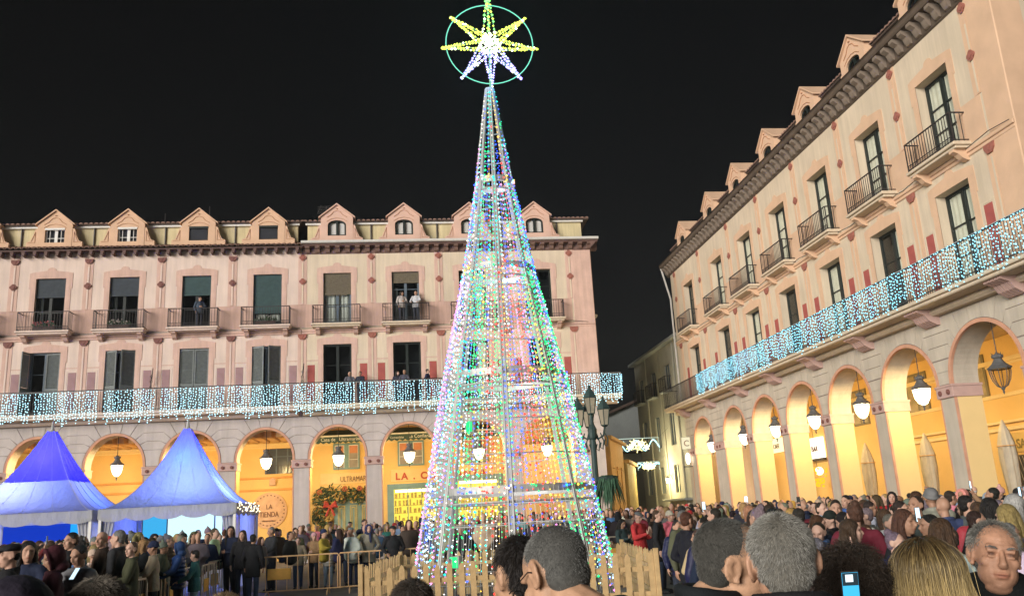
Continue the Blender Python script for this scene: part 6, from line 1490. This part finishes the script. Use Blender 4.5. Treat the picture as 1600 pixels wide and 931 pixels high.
# picked-out people first: (px, py of the head, depth, facing in degrees, ...)
KEY = [
 (16, 868, 9.3, -70, 'pockets', 'flat_cap', HATC['black'], 'jacket', COATS['black'], None, 'man in a dark peaked cap at the left edge, face turned to the tree'),
 (45, 862, 10.6, -10, 'look', 'long', HCOL['black'], 'jacket', COATS['navy'], None, 'person with long black hair and navy jacket beside the peaked cap'),
 (84, 872, 9.8, -60, 'phone', 'hood', (.06, .012, .02), 'long', (.05, .012, .02), None, 'person in a dark maroon hood looking down, lower left'),
 (124, 868, 10.2, -30, 'phone', 'bun', HCOL['black'], 'puffer', (.16, .16, .17), None, 'woman with a black bun and grey coat looking at her lit phone'),
 (112, 832, 14.0, -75, 'look', 'short', HCOL['black'], 'jacket', COATS['black'], None, 'dark-haired man in black, in profile in front of the left tent'),
 (185, 838, 14.2, -95, 'stand', 'short', HCOL['grey'], 'jacket', COATS['charcoal'], None, 'grey-haired man in a charcoal coat, in profile below the tents'),
 (160, 842, 14.6, -60, 'look', 'bald', (0, 0, 0), 'jacket', COATS['dark brown'], None, 'balding man in dark brown behind the grey-haired man'),
 (206, 858, 14.0, -70, 'look', 'crop', HCOL['brown'], 'jacket', COATS['olive'], None, 'man with cropped brown hair and olive coat at the near barrier'),
 (280, 856, 17.2, -75, 'lean', 'hood', (.02, .05, .14), 'puffer', (.02, .06, .20), None, 'child in a bright blue hooded jacket leaning on the left barrier'),
 (240, 856, 16.2, -70, 'lean', 'beanie', HATC['navy'], 'jacket', COATS['beige'], None, 'child in a navy beanie and beige coat leaning on the left barrier'),
 (305, 868, 17.0, -80, 'lean', 'short', HCOL['black'], 'jacket', COATS['teal'], (.25, .36, .46), 'child in teal with pale jeans leaning over the left barrier'),
 (361, 824, 22.6, -30, 'look', 'long', HCOL['black'], 'jacket', COATS['navy'], None, 'smiling woman with long black hair, left of the orange barrier'),
 (379, 836, 22.2, -10, 'stand', 'long', HCOL['dark brown'], 'jacket', COATS['black'], None, 'shorter woman with long brown hair beside the smiling woman'),
 (396, 842, 21.4, 160, 'stand', 'short', HCOL['black'], 'long', COATS['black'], None, 'tall figure in a long black coat standing in front of the orange barrier'),
 (424, 830, 24.9, -50, 'lean', 'crop', HCOL['grey'], 'jacket', COATS['charcoal'], None, 'grey-haired man bending over behind the orange barrier'),
 (466, 845, 25.2, 0, 'stand', 'short', HCOL['dark brown'], 'jacket', COATS['beige'], None, 'boy in beige standing behind the orange barrier'),
 (491, 838, 25.4, -20, 'look', 'beanie', HATC['pink'], 'jacket', COATS['camel'], None, 'child in a pale pink hat and brown coat at the orange barrier'),
 (513, 846, 25.0, 5, 'stand', 'long', HCOL['brown'], 'puffer', COATS['white'], (.3, .4, .5), 'girl in a white quilted jacket at the orange barrier'),
 (535, 832, 25.9, 10, 'look', 'bob', HCOL['dark brown'], 'jacket', COATS['dark brown'], None, 'woman with a dark bob behind the second orange barrier'),
 (552, 838, 25.1, 0, 'lean', 'hood', (.62, .60, .50), 'puffer', (.62, .60, .50), COATS['navy'], 'child in a cream fleece hood leaning on the second orange barrier'),
 (576, 826, 25.4, 0, 'pockets', 'hood', (.03, .035, .10), 'long', (.30, .27, .21), COATS['navy'], 'woman in a light coat with navy hood beside the cream-hooded child'),
 (614, 828, 23.0, 10, 'pockets', 'flat_cap', HATC['black'], 'long', COATS['black'], None, 'officer-like person in peaked cap and long black coat left of the fence'),
 (570, 806, 27.6, 5, 'look', 'short', HCOL['dark brown'], 'jacket', COATS['navy'], None, 'man with glasses-dark brow and navy jacket behind the light coat'),
 (516, 796, 33.0, 0, 'stand', 'short', HCOL['black'], 'jacket', COATS['charcoal'], None, 'tall dark-haired man standing out above the crowd by the garland'),
 (997, 808, 20.0, 35, 'phone', 'flat_cap', HATC['grey'], 'jacket', (.50, .04, .04), None, 'person in a bright red jacket and grey cap, right of the fence'),
 (972, 818, 21.0, 30, 'phone', 'long', HCOL['black'], 'jacket', (.03, .05, .05), None, 'person with long black hair next to the red jacket'),
 (1027, 806, 18.6, 60, 'stand', 'short', HCOL['brown'], 'long', COATS['black'], None, 'person in a long black coat right of the red jacket'),
 (1047, 806, 20.6, 20, 'look', 'beanie', HATC['cream'], 'jacket', (.55, .12, .16), None, 'person in a coral pink jacket between the two long black coats'),
 (1066, 800, 17.2, 120, 'pockets', 'short', HCOL['black'], 'long', (.02, .024, .026), None, 'tall person in a long dark coat seen from behind, right of the coral jacket'),
 (1307, 795, 13.0, -60, 'look', 'short', HCOL['dark brown'], 'jacket', COATS['black'], None, 'man with short brown hair and black jacket, in profile beside the blonde ponytail'),
 (1336, 808, 11.5, 150, 'stand', 'long', HCOL['brown'], 'puffer', COATS['white'], None, 'woman with long brown hair and white jacket, back to the camera'),
 (1432, 790, 11.0, -75, 'stand', 'crop', HCOL['dark brown'], 'jacket', (.06, .075, .07), None, 'man in a green-grey coat with cropped hair looking right'),
 (1474, 792, 10.5, 175, 'stand', 'bald', (0, 0, 0), 'jacket', (.05, .07, .16), None, 'bald man in a blue-grey jacket seen from behind'),
 (1455, 778, 12.0, 170, 'film', 'beanie', HATC['grey'], 'puffer', (.30, .30, .24), None, 'person in a pale green jacket filming with a raised arm'),
 (1383, 812, 10.2, 170, 'phone', 'bob', HCOL['brown'], 'puffer', (.36, .35, .34), None, 'person with a brown bob and pale grey jacket holding a bright phone'),
 (1512, 790, 10.6, 40, 'look', 'short', HCOL['black'], 'jacket', (.08, .09, .09), None, 'man with slick black hair facing left below the nearest pier'),
 (1546, 796, 9.2, 150, 'pockets', 'long', HCOL['black'], 'jacket', COATS['black'], None, 'woman with long black hair between the red scarf and the pier'),
 (1528, 800, 9.6, 160, 'stand', 'crop', HCOL['brown'], 'puffer', (.46, .05, .07), None, 'boy with cropped hair and a red quilted jacket'),
 (1585, 792, 8.4, 165, 'stand', 'bob', HCOL['white'], 'jacket', COATS['olive'], None, 'white-haired person in olive at the right edge'),
 (1473, 832, 7.0, 60, 'look', 'long', HCOL['brown'], 'jacket', COATS['dark brown'], None, 'woman with long brown hair looking left just above the blonde hair'),
]
for px, py, dep, face, pose, hr_, hc, ct, cc, tr, lab in KEY:
    p = from_px(px, py, dep); s = max(.60, min(1.09, p.z/HEADZ)); TAKEN.append((p.x, p.y))
    a = math.atan2(p.x, p.y)
    person(p.x, p.y, R(face)-a*0, lab, None, pose, hr_, hc, ct, cc, tr or rng.choice([(.02, .025, .04), (.03, .03, .03), (.05, .07, .12)]), s=s, child=lab.startswith(('child', 'boy', 'girl')), scarf=(.02, .03, .08) if 'light coat' in lab else None)
CAND = []
def spawn(n, xr, yr, dmin, group, ok, kids=.06, back=.1):
    made = 0; tries = 0
    while made < n and tries < n*80:
        tries += 1
        x, y = rng.uniform(*xr), rng.uniform(*yr)
        if not ok(x, y) or not free(x, y, dmin): continue
        px, py = to_px((x, y, 1.6))
        if not (-12 < px < 1612) or py > 940: continue
        TAKEN.append((x, y)); CAND.append((Vector((x, y, 1.6-EYE)).dot(FW), x, y, group, kids, back)); made += 1
clear = lambda x, y: (x-5.3)**2+(y-24.7)**2 > .4 and not (abs(x-2) < 3.5 and abs(y-18.4) < 3.5)
spawn(210, (-17, -5.2), (8.6, 27.3), .42, 'people in the left crowd', lambda x, y: True)
spawn(16, (-14, -5.6), (28.6, 31.2), .6, 'people under the tents', lambda x, y: not (abs(x+12) < 2 and y > 30.3))
spawn(150, (-4.7, 4.6), (24.75, 44), .47, 'people behind the barriers', lambda x, y: True)
spawn(380, (4.7, 16.4), (14, 47.5), .43, 'people in the right crowd', lambda x, y: clear(x, y) and (x > 6.2 or y > 24.5) and x-4.2 > (22-y)*.22, back=.22)
spawn(95, (3.0, 11), (7.2, 14.5), .43, 'people in the right crowd', lambda x, y: x > .8+y*.25, back=.6)
CAND.sort(key=lambda c: c[0]); NIND = 236; LOW = []
for ci, (dep, x, y, group, kids, back) in enumerate(CAND):
    zn = zone_name(x, y); look = None
    for _ in range(120):
        hs, hc = rng.choice(LOOKS); cc = rng.choices(list(CW), list(CW.values()))[0]
        if dep < 15 and (cc in ('red', 'pink', 'mustard', 'lilac', 'light blue') or hs in ('bobble_hat', 'hood', 'flat_cap', 'bald', 'fringe') or hc in ('auburn', 'white') or (hs == 'beanie' and hc != 'black')): continue
        if ci >= NIND or (zn, hs, hc, cc) not in USED: look = (hs, hc, cc); break
    if not look: continue
    to = TREE-Vector((x, y)); face = math.atan2(to.x, -to.y) + rng.gauss(0, .45)
    if rng.random() < back: face += math.pi*rng.uniform(.7, 1.3)
    kid = rng.random() < kids and dep > 11; s = rng.uniform(.66, .80) if kid else rng.uniform(.80, 1.0) if dep < 15 else max(.9, min(1.08, rng.gauss(.985, .045)))
    col = COATS[cc] if hs == 'hood' else HATC[hc] if hs in HATS else HCOL.get(hc, (0, 0, 0))
    col = tuple(c*rng.uniform(.8, 1.25) for c in col); ccol = tuple(c*rng.uniform(.8, 1.25) for c in COATS[cc])
    if ci >= NIND: LOW.append((x, y, face, s, hs, col, ccol, rng.choice(SKINS))); continue
    USED.add((zn, hs, hc, cc)); lt = LOOKTXT[hs]; lt = lt % hc if '%s' in lt else lt
    pose = rng.choices(['stand', 'pockets', 'phone', 'look', 'film', 'lean'], [4, 5, 2.4, 4, .9 if dep > 10 else 0, .5])[0]
    person(x, y, face, '%s with %s in %s, %s' % ('child' if kid else 'person', lt, cc, zn), group, pose, hs, col, rng.choice(['jacket', 'jacket', 'puffer', 'long']), ccol,
           rng.choice([(.02, .025, .04), (.03, .03, .03), (.05, .07, .12), (.015, .015, .015), (.10, .09, .07)]), s=s, child=kid, scarf=rng.choice(list(COATS.values())) if rng.random() < .14 else None, pack=rng.choice([(.02, .02, .025), (.05, .05, .06), (.10, .03, .03), (.03, .05, .09)]) if not kid and rng.random() < .10 else None)
    if pose == 'film' and s > .85:
        q = Vector((-.12, -.36, 1.78))*s; c_, s_ = math.cos(face), math.sin(face)
        phone((x+q.x*c_-q.y*s_, y+q.x*s_+q.y*c_, q.z), face, 'phone raised by %s in %s, %s' % (lt.replace('a ', '', 1), cc, zn.replace(', closer in', '').replace(', mid depth', '').replace(', farther back', '')), s=1.1)
# the rest of the throng, too far and too many to pick apart
low_head = pmesh('low', 'head', lambda b: (place_local(b, head_matrix((0, 0, 0)), lambda q: head_shape(q, False)), limb(b, [(0, .014, 1.40), (0, .02, 1.53)], [.06, .05])), .030, M_SKIN, 1)
low_coat = [pmesh('low', 'c'+p_, lambda b, p_=p_: coat_shape(b, POSES[p_], 'jacket'), .06, M_CLOTH, 1) for p_ in ('stand', 'pockets', 'phone')]
low_hair = {h_: pmesh('low', 'h'+h_, HAIR[h_], .038, M_HAIR, 1) for h_ in HAIR}
def arr(me):
    n = len(me.vertices); co = np.empty(n*3); me.vertices.foreach_get('co', co); return co.reshape(-1, 3), [tuple(p.vertices) for p in me.polygons]
AR = {id(m_): arr(m_) for m_ in [low_head]+low_coat+list(low_hair.values())}
Hm = np.array(head_matrix((0, 0, 0)))
V, Fs, Cs, off = [], [], [], 0
for x, y, face, s, hs, hcol, ccol, sk in LOW:
    c_, s_ = math.cos(face), math.sin(face); Rm = np.array(((c_, -s_, 0), (s_, c_, 0), (0, 0, 1)))*s
    items = [(AR[id(low_head)], None, sk), (AR[id(rng.choice(low_coat))], None, ccol)]
    if hs != 'bald': items.append((AR[id(low_hair[hs])], Hm, hcol))
    for (co, fs), M4, col in items:
        if M4 is not None: co = co@M4[:3, :3].T+M4[:3, 3]
        V.append(co@Rm.T+np.array((x, y, 0))); Fs += [tuple(i+off for i in f) for f in fs]; off += len(co); Cs.append(np.tile((*col, 1), (len(co), 1)))
if V:
    me = bpy.data.meshes.new('crowd'); me.from_pydata(np.concatenate(V).tolist(), [], Fs)
    at = me.color_attributes.new('paint', 'FLOAT_COLOR', 'POINT'); at.data.foreach_set('color', np.concatenate(Cs).ravel().astype(np.float32))
    me.polygons.foreach_set('use_smooth', [True]*len(me.polygons)); me.materials.append(mat('crowd_colours', (1, 1, 1), .8, .15, 6, .1, 40, attr='paint'))
    tag(obj('crowd', me, kind='stuff'), 'dense dark throng filling the back of the square before the arches', 'crowd')
# ------------------------------------------------------------------ people at the windows
for x, y, z, rz, pose, hs, hc, cc, lab in (
  (-.2, 44.72, 11.93, R(20), 'look', 'bob', HCOL['dark brown'], (.40, .36, .34), 'woman in pale grey on the upper far balcony, left of the man'), (.55, 44.7, 11.93, R(-15), 'lean', 'crop', HCOL['grey'], (.44, .44, .46), 'man in a pale shirt on the upper far balcony'),
  (-2.95, 44.4, 7.67, R(10), 'lean', 'crop', HCOL['white'], (.10, .10, .12), 'white-haired person on the far gallery under the reed blinds'), (-2.42, 44.4, 7.67, R(-20), 'lean', 'short', HCOL['brown'], (.02, .022, .035), 'person in dark navy on the far gallery beside the white-haired one'),
  (-.5, 44.6, 7.67, R(5), 'look', 'long', HCOL['black'], (.03, .03, .05), 'dark-haired woman in the gallery doorway left of the tree'), (-.15, 44.35, 7.67, R(-10), 'lean', 'crop', HCOL['grey'], (.06, .06, .08), 'grey-haired person at the gallery rail left of the tree'),
  (1.05, 44.4, 7.67, R(70), 'pockets', 'short', HCOL['black'], (.012, .018, .05), 'person in navy standing sideways on the gallery close to the tree'), (-10.65, 44.95, 11.95, R(30), 'look', 'short', HCOL['black'], (.05, .07, .10), 'dim figure standing in the third far upper window')):
    person(x, y, rz, lab, 'people at the far windows', pose, hs, hc, 'jacket', cc, s=.98 if z > 9 else .96, z=z)
p = from_px(117, 896, 10.0); phone(p, R(150), 'bright phone held low by the woman with the black bun', (.6, .85, 1), 1.3, 35, 1.0)
p = from_px(1402, 831, 9.9); phone(p, R(-10), 'pale blue phone held by the person with the brown bob', (.35, .7, 1), 2.5, -20, 1.8)
MB().add([(-400, -400, 0), (400, -400, 0), (400, 400, 0), (-400, 400, 0)], [(0, 1, 2, 3)]).build('ground', M_PAVE, kind='structure')
# ================================================================== onlookers close to the camera
def hair_mat(name, root, tip, rough=.42):
    M = bpy.data.materials.new(name); M.use_nodes = True; nt = M.node_tree; N, L = nt.nodes, nt.links; b = N['Principled BSDF']
    hi = N.new('ShaderNodeHairInfo'); cr = N.new('ShaderNodeMix'); cr.data_type = 'RGBA'; cr.inputs[6].default_value = (*root, 1); cr.inputs[7].default_value = (*tip, 1)
    mr = N.new('ShaderNodeMapRange'); mr.inputs[1].default_value = .08; mr.inputs[2].default_value = .55; L.new(hi.outputs['Intercept'], mr.inputs[0]); L.new(mr.outputs[0], cr.inputs[0])
    m2 = N.new('ShaderNodeMapRange'); m2.inputs[3].default_value = .42; m2.inputs[4].default_value = 1.55; L.new(hi.outputs['Random'], m2.inputs[0])
    mx = N.new('ShaderNodeMix'); mx.data_type = 'RGBA'; mx.blend_type = 'MULTIPLY'; mx.inputs[0].default_value = 1; L.new(cr.outputs[2], mx.inputs[6]); L.new(m2.outputs[0], mx.inputs[7])
    L.new(mx.outputs[2], b.inputs['Base Color']); b.inputs['Roughness'].default_value = rough; b.inputs['Specular IOR Level'].default_value = .35
    return M
def strands(parent, paths, r0, r1, material, M4):
    """paths: (n, k, 3) array in head coordinates"""
    n, k, _ = paths.shape
    c = bpy.data.hair_curves.new('hair'); c.add_curves([k]*n)
    c.points.foreach_set('position', paths.reshape(-1).astype(np.float32))
    ra = c.attributes.get('radius') or c.attributes.new('radius', 'FLOAT', 'POINT')
    ra.data.foreach_set('value', np.tile(np.linspace(r0, r1, k), n).astype(np.float32))
    c.materials.append(material); o = obj('hair', c, parent); o.matrix_local = M4
    return o
nr = np.random.RandomState(5)
E1, E2 = (np.array((0, .028, .042)), np.array((.081, .091, .084))), (np.array((0, .052, -.012)), np.array((.068, .056, .066)))
def scalp(n, line=.055, low=-.085):
    out, nor = [], []
    while len(out) < n:
        c, r = E1 if nr.rand() < .75 else E2; o = E2 if c is E1[0] else E1
        u = nr.randn(3); u /= np.linalg.norm(u); p = c+u*r
        if (((p-o[0])/o[1])**2).sum() < 1: continue
        if p[1] < -.012 and p[2] < line+(.02 if abs(p[0]) < .045 else -.02): continue
        if p[2] < low or (abs(p[0]) > .052 and p[2] < -.035) or (abs(p[0]) > .066 and p[1] < .03 and p[2] < .022): continue
        out.append(p); v = u/r; nor.append(v/np.linalg.norm(v))
    return np.array(out), np.array(nor)
def short_paths(n, length, lift=.5, line=.055, curl=0.0, messy=.25):
    p, nv = scalp(n, line); k = 4 if not curl else 9; t = np.linspace(0, 1, k)[None, :, None]
    flow = np.stack([p[:, 0]*2, -.5+p[:, 2]*0-1.2*(p[:, 2] > .07)*(p[:, 1] < .05), -1.0+0*p[:, 0]], 1)
    flow -= nv*(flow*nv).sum(1)[:, None]; flow /= np.linalg.norm(flow, axis=1)[:, None]+1e-6
    d = nv*lift+flow*(1-lift)+nr.randn(n, 3)*messy; d /= np.linalg.norm(d, axis=1)[:, None]
    L = length*(.6+.8*nr.rand(n))[:, None, None]*np.clip(.45+(p[:, 2]+.09)*6, .3, 1)[:, None, None]
    out = (p-nv*.004)[:, None, :]+d[:, None, :]*L*t+flow[:, None, :]*L*.35*t**2
    if curl:
        a = nr.rand(n)[:, None]*6.28+t[..., 0]*curl*6.28; s_ = np.cross(d, nr.randn(n, 3)); s_ /= np.linalg.norm(s_, axis=1)[:, None]; q = np.cross(d, s_)
        out += (s_[:, None, :]*np.cos(a)[..., None]+q[:, None, :]*np.sin(a)[..., None])*.008*np.minimum(1, t*3)
    return out
def long_paths(n, drop=.36, k=16):
    out = np.zeros((n, k, 3)); ang = nr.uniform(-2.15, 2.15, n)           # 0 is the nape
    side = np.sin(ang); top = nr.uniform(.05, .75, n); rr = nr.uniform(1.03, 1.14, n)
    for j in range(k):
        t = j/(k-1); th = np.clip(top+t*3.2, 0, 1.65)
        hang = np.maximum(0, t-(1.65-top)/3.2)
        x = .083*rr*np.sin(th)*np.sin(ang)*1.06; y = .026+.093*rr*np.sin(th)*np.cos(ang); z = .040+.086*rr*np.cos(th)
        wv = .007*np.sin(14*hang+ang*3+rr*40)
        out[:, j] = np.stack([x*(1+hang*.42)+wv, y+.02*hang*(np.cos(ang) > 0)+wv*.5, z-hang*drop*1.75], 1)
    clump = np.round(ang*9+top*6)/1.0; ph = np.sin(clump*12.9898)*43758.5453; ph = ph-np.floor(ph)
    tt = np.linspace(0, 1, k)[None, :, None]
    sway = np.stack([np.sin(ph*6.28)*.012, np.cos(ph*9.1)*.008, 0*ph], 1)[:, None, :]*tt**1.5
    fly = (nr.rand(n) < .06)[:, None, None]*nr.randn(n, 1, 3)*.022*tt**1.2
    return out+sway+fly+nr.randn(n, 1, 3)*.003+np.cumsum(nr.randn(n, k, 3)*.0011, 1)
POSES['near'] = POSES['stand']
def near(px, py, depth, rz, hm, label, coatc, skin, coat='jacket', pose='stand', base=None, basec=(.03, .02, .015), hz=.0095, fwd=.02, hd=.035, extra=None):
    p = from_px(px, py, depth); s = max(.90, min(1.10, p.z/(HEADZ-hd))); Mh = Matrix.Translation((0, -fwd, -hd)) @ head_matrix(hm)
    b = MB(); body_shape(b, POSES[pose], Mh)
    if extra: place_local(b, Mh, extra)
    me = remeshed(b, hz, 2, 'person'); me.materials.append(mat('near_skin', (1, 1, 1), .48, .17, 26, .2, 300, spec=.4, objcol=True, attr='paint')); paint_head(me, Mh)
    o = obj('person', me); o.scale = (s, s, s); o.rotation_euler = (0, 0, rz)
    hc = Mh @ Vector((0, 0, 0)); c_, s_ = math.cos(rz), math.sin(rz)
    o.location = (p.x-(hc.x*c_-hc.y*s_)*s, p.y-(hc.x*s_+hc.y*c_)*s, p.z-(HEADZ-hd)*s); setcol(o, skin); tag(o, label, 'person', 'onlookers close to the camera')
    P = POSES[pose]
    setcol(obj('coat', pmesh('coat', ('near', pose, coat), lambda b_: coat_shape(b_, P, coat), .014, mat('near_cloth', (1, 1, 1), .85, .2, 9, .35, 220, objcol=True), 2), o), coatc)
    setcol(obj('trousers', pmesh('trousers', 0, trousers_shape, .018, M_CLOTH), o), (.03, .03, .04)); setcol(obj('shoes', pmesh('shoes', 0, shoes_shape, .014, M_SHOE), o), (.02, .02, .02))
    if base:
        h_ = obj('hair', pmesh('hairbase', base, HAIRB[base], .006, mat('hair_under', (1, 1, 1), .8, .25, 90, objcol=True), 2), o); h_.matrix_local = Mh; setcol(h_, basec)
    return o, Mh
def dome(q): q.ball((0, .029, .042), 1, 24, 16, (.0795, .0895, .0825)); q.ball((0, .052, -.012), 1, 18, 12, (.0665, .0545, .0645))
def domelong(q):
    q.ball((0, .028, .042), 1, 24, 16, (.081, .090, .083)); limb(q, [(-.035, .055, .02), (-.045, .060, -.15), (-.05, .062, -.38)], [.05, .05, .045]); limb(q, [(.035, .055, .02), (.045, .060, -.15), (.05, .062, -.38)], [.05, .05, .045])
    for s_ in (-1, 1): limb(q, [(s_*.06, .02, .03), (s_*.078, .02, -.08), (s_*.098, .02, -.34)], [.026, .028, .028])
HAIRB = {'dome': dome, 'domelong': domelong}
G1 = hair_mat('grey_dark_hair', (.075, .075, .07), (.19, .19, .18)); G2 = hair_mat('silver_hair', (.13, .125, .115), (.30, .29, .26)); K1 = hair_mat('black_hair', (.012, .010, .009), (.030, .024, .02)); B1 = hair_mat('blond_hair', (.065, .042, .019), (.68, .50, .21), .36)
BR1 = hair_mat('light_brown_hair', (.10, .065, .035), (.26, .18, .10)); K2 = hair_mat('brown_black_hair', (.02, .015, .011), (.055, .04, .03))
SKN = (.50, .29, .18)
o, Mh = near(866, 903, 2.40, R(214), (30, 0, -6), 'man with buzzed grey hair and glasses right in front of the tree, looking down', (.014, .040, .030), SKN, base='dome', basec=(.085, .083, .076), hz=.0052, fwd=.11, hd=.075)
strands(o, short_paths(16000, .006, .42), .0004, .0002, G1, Mh)
gl = MB()
for s_ in (-1, 1):
    gl.tube([(s_*.086, .020, .004), (s_*.084, .0, .016), (s_*.072, -.108, .014)], .0018, 5); gl.tube([(s_*.034+.027*math.cos(t), -.112+.004*math.cos(t)*s_, .004+.021*math.sin(t)) for t in [2*math.pi*k/18 for k in range(18)]], .0016, 5, closed=True)
gl.tube([(-.008, -.114, .010), (.008, -.114, .010)], .0016, 5); g_ = gl.build('glasses', mat('black_glasses', (.015, .015, .015), .3), o); g_.matrix_local = Mh
o, Mh = near(811, 903, 2.75, R(205), (14, 0, 0), 'person with short black hair half hidden behind the man with glasses', (.012, .013, .016), SKN, base='dome', basec=(.012, .010, .010))
strands(o, short_paths(5000, .016, .4), .0007, .0003, K1, Mh)
o, Mh = near(1150, 882, 2.52, R(76), (4, 0, -8), 'man with dark cropped hair turned right, ear and cheek showing', (.012, .015, .017), (.50, .29, .18), base='dome', basec=(.055, .052, .045), hz=.0052, fwd=.06, hd=.07)
strands(o, short_paths(15000, .007, .42), .0004, .0002, hair_mat('dark_grey_hair', (.035, .034, .03), (.10, .098, .088)), Mh)
o, Mh = near(1222, 882, 2.27, R(166), (4, 0, 3), 'man with silver-grey cropped hair seen from behind, right ear showing', (.014, .014, .016), (.50, .28, .18), base='dome', basec=(.13, .12, .10), hz=.0056, hd=.06)
strands(o, short_paths(18000, .009, .38), .0004, .0002, G2, Mh)
o, Mh = near(1326, 926, 2.65, R(186), (6, 0, 0), 'person with dark curly hair holding up a lit phone, between silver-haired man and blonde', (.014, .014, .016), SKN, base='dome', basec=(.03, .022, .016))
strands(o, short_paths(5200, .040, .75, curl=1.6, messy=.4), .0010, .0005, K2, Mh)
t = phone(from_px(1329, 921, 2.25), R(172), 'glowing cyan phone held up before the dark curly hair', (.06, .50, .85), 1.2, -8, .62)
MB().box(-.033, .033, .0071, .0082, .02, .072).build('dark_view', glow('phone_view', (.03, .05, .06), 1, False), t); MB().box(-.012, .02, .0083, .0088, .035, .065).build('bright_patch', glow('phone_patch', (.7, .9, 1), 1.6, False), t)
o, Mh = near(1446, 912, 2.62, R(178), (2, 0, 0), 'woman with long straight blonde hair seen from behind, lower right', (.05, .045, .04), SKN, base='domelong', basec=(.20, .13, .055))
strands(o, long_paths(8500), .0009, .0004, B1, Mh)
o, Mh = near(1556, 870, 3.15, R(-22), (-2, 0, 9), 'middle-aged man with short grey hair facing the camera at the right edge', (.010, .012, .012), (.52, .28, .18), hz=.0046, base='dome', basec=(.10, .10, .10), hd=.06, extra=lambda q: (q.ball((0, -.022, -.055), 1, 18, 12, (.0665, .069, .060)), q.ball((0, -.030, -.105), 1, 14, 10, (.046, .040, .026)), [q.ball((s_*.031, -.0800, .0200), 1, 12, 8, (.017, .009, .0065)) for s_ in (-1, 1)], [q.ball((s_*.031, -.0790, .0025), 1, 12, 8, (.016, .009, .006)) for s_ in (-1, 1)]))
strands(o, short_paths(8000, .014, .55, .062), .0006, .0003, G2, Mh)
eb = np.zeros((230, 4, 3)); sg = np.where(nr.rand(230) < .5, -1, 1); u_ = nr.rand(230)
for j in range(4):
    eb[:, j] = np.stack([sg*(.014+u_*.033+.006*j/3), -.0885+u_**2*.014-.0012*j+.0*u_, .0315+.006*np.sin(u_*2.6)+nr.randn(230)*.0016-.0008*j], 1)
strands(o, eb, .00035, .00015, G1, Mh)
o, Mh = near(642, 958, 3.0, R(190), (0, 0, 0), 'top of a dark-haired head at the bottom edge before the fence', (.03, .03, .035), SKN, base='dome', basec=(.03, .025, .02)); strands(o, short_paths(6000, .012, .3), .0008, .0004, K2, Mh)
o, Mh = near(158, 972, 2.5, R(170), (10, 0, 0), 'grey-brown tousled head at the bottom left edge', (.03, .03, .03), SKN, base='dome', basec=(.10, .085, .07)); strands(o, short_paths(8000, .013, .3, messy=.3), .0007, .0003, hair_mat('grey_brown_hair', (.08, .065, .05), (.22, .19, .155)), Mh)
o, Mh = near(352, 980, 3.0, R(180), (0, 0, 0), 'light brown head just showing at the bottom edge left of the fence', (.05, .05, .05), SKN, base='dome', basec=(.09, .065, .04)); strands(o, short_paths(6500, .013, .3, messy=.3), .0008, .0004, BR1, Mh)
o, Mh = near(20, 984, 2.3, R(200), (0, 0, 0), 'person in a black hooded coat cut off at the bottom left corner', (.012, .012, .018), SKN, coat='puffer')
h_ = obj('hood', pmesh('hair', 'hood', HAIR['hood'], .011, M_CLOTH, 1), o); h_.matrix_local = Mh; setcol(h_, (.02, .016, .028))
# ================================================================== night air
hz = MB().box(-60, 60, -4, 110, -1, 23.5)
M = bpy.data.materials.new('night_haze'); M.use_nodes = True; nt = M.node_tree; nt.nodes.remove(nt.nodes['Principled BSDF'])
pv = nt.nodes.new('ShaderNodeVolumePrincipled'); pv.inputs['Color'].default_value = (.92, .95, 1, 1); pv.inputs['Density'].default_value = .00035
nt.links.new(pv.outputs[0], nt.nodes['Material Output'].inputs['Volume'])
hz.build('haze', M, kind='stuff')
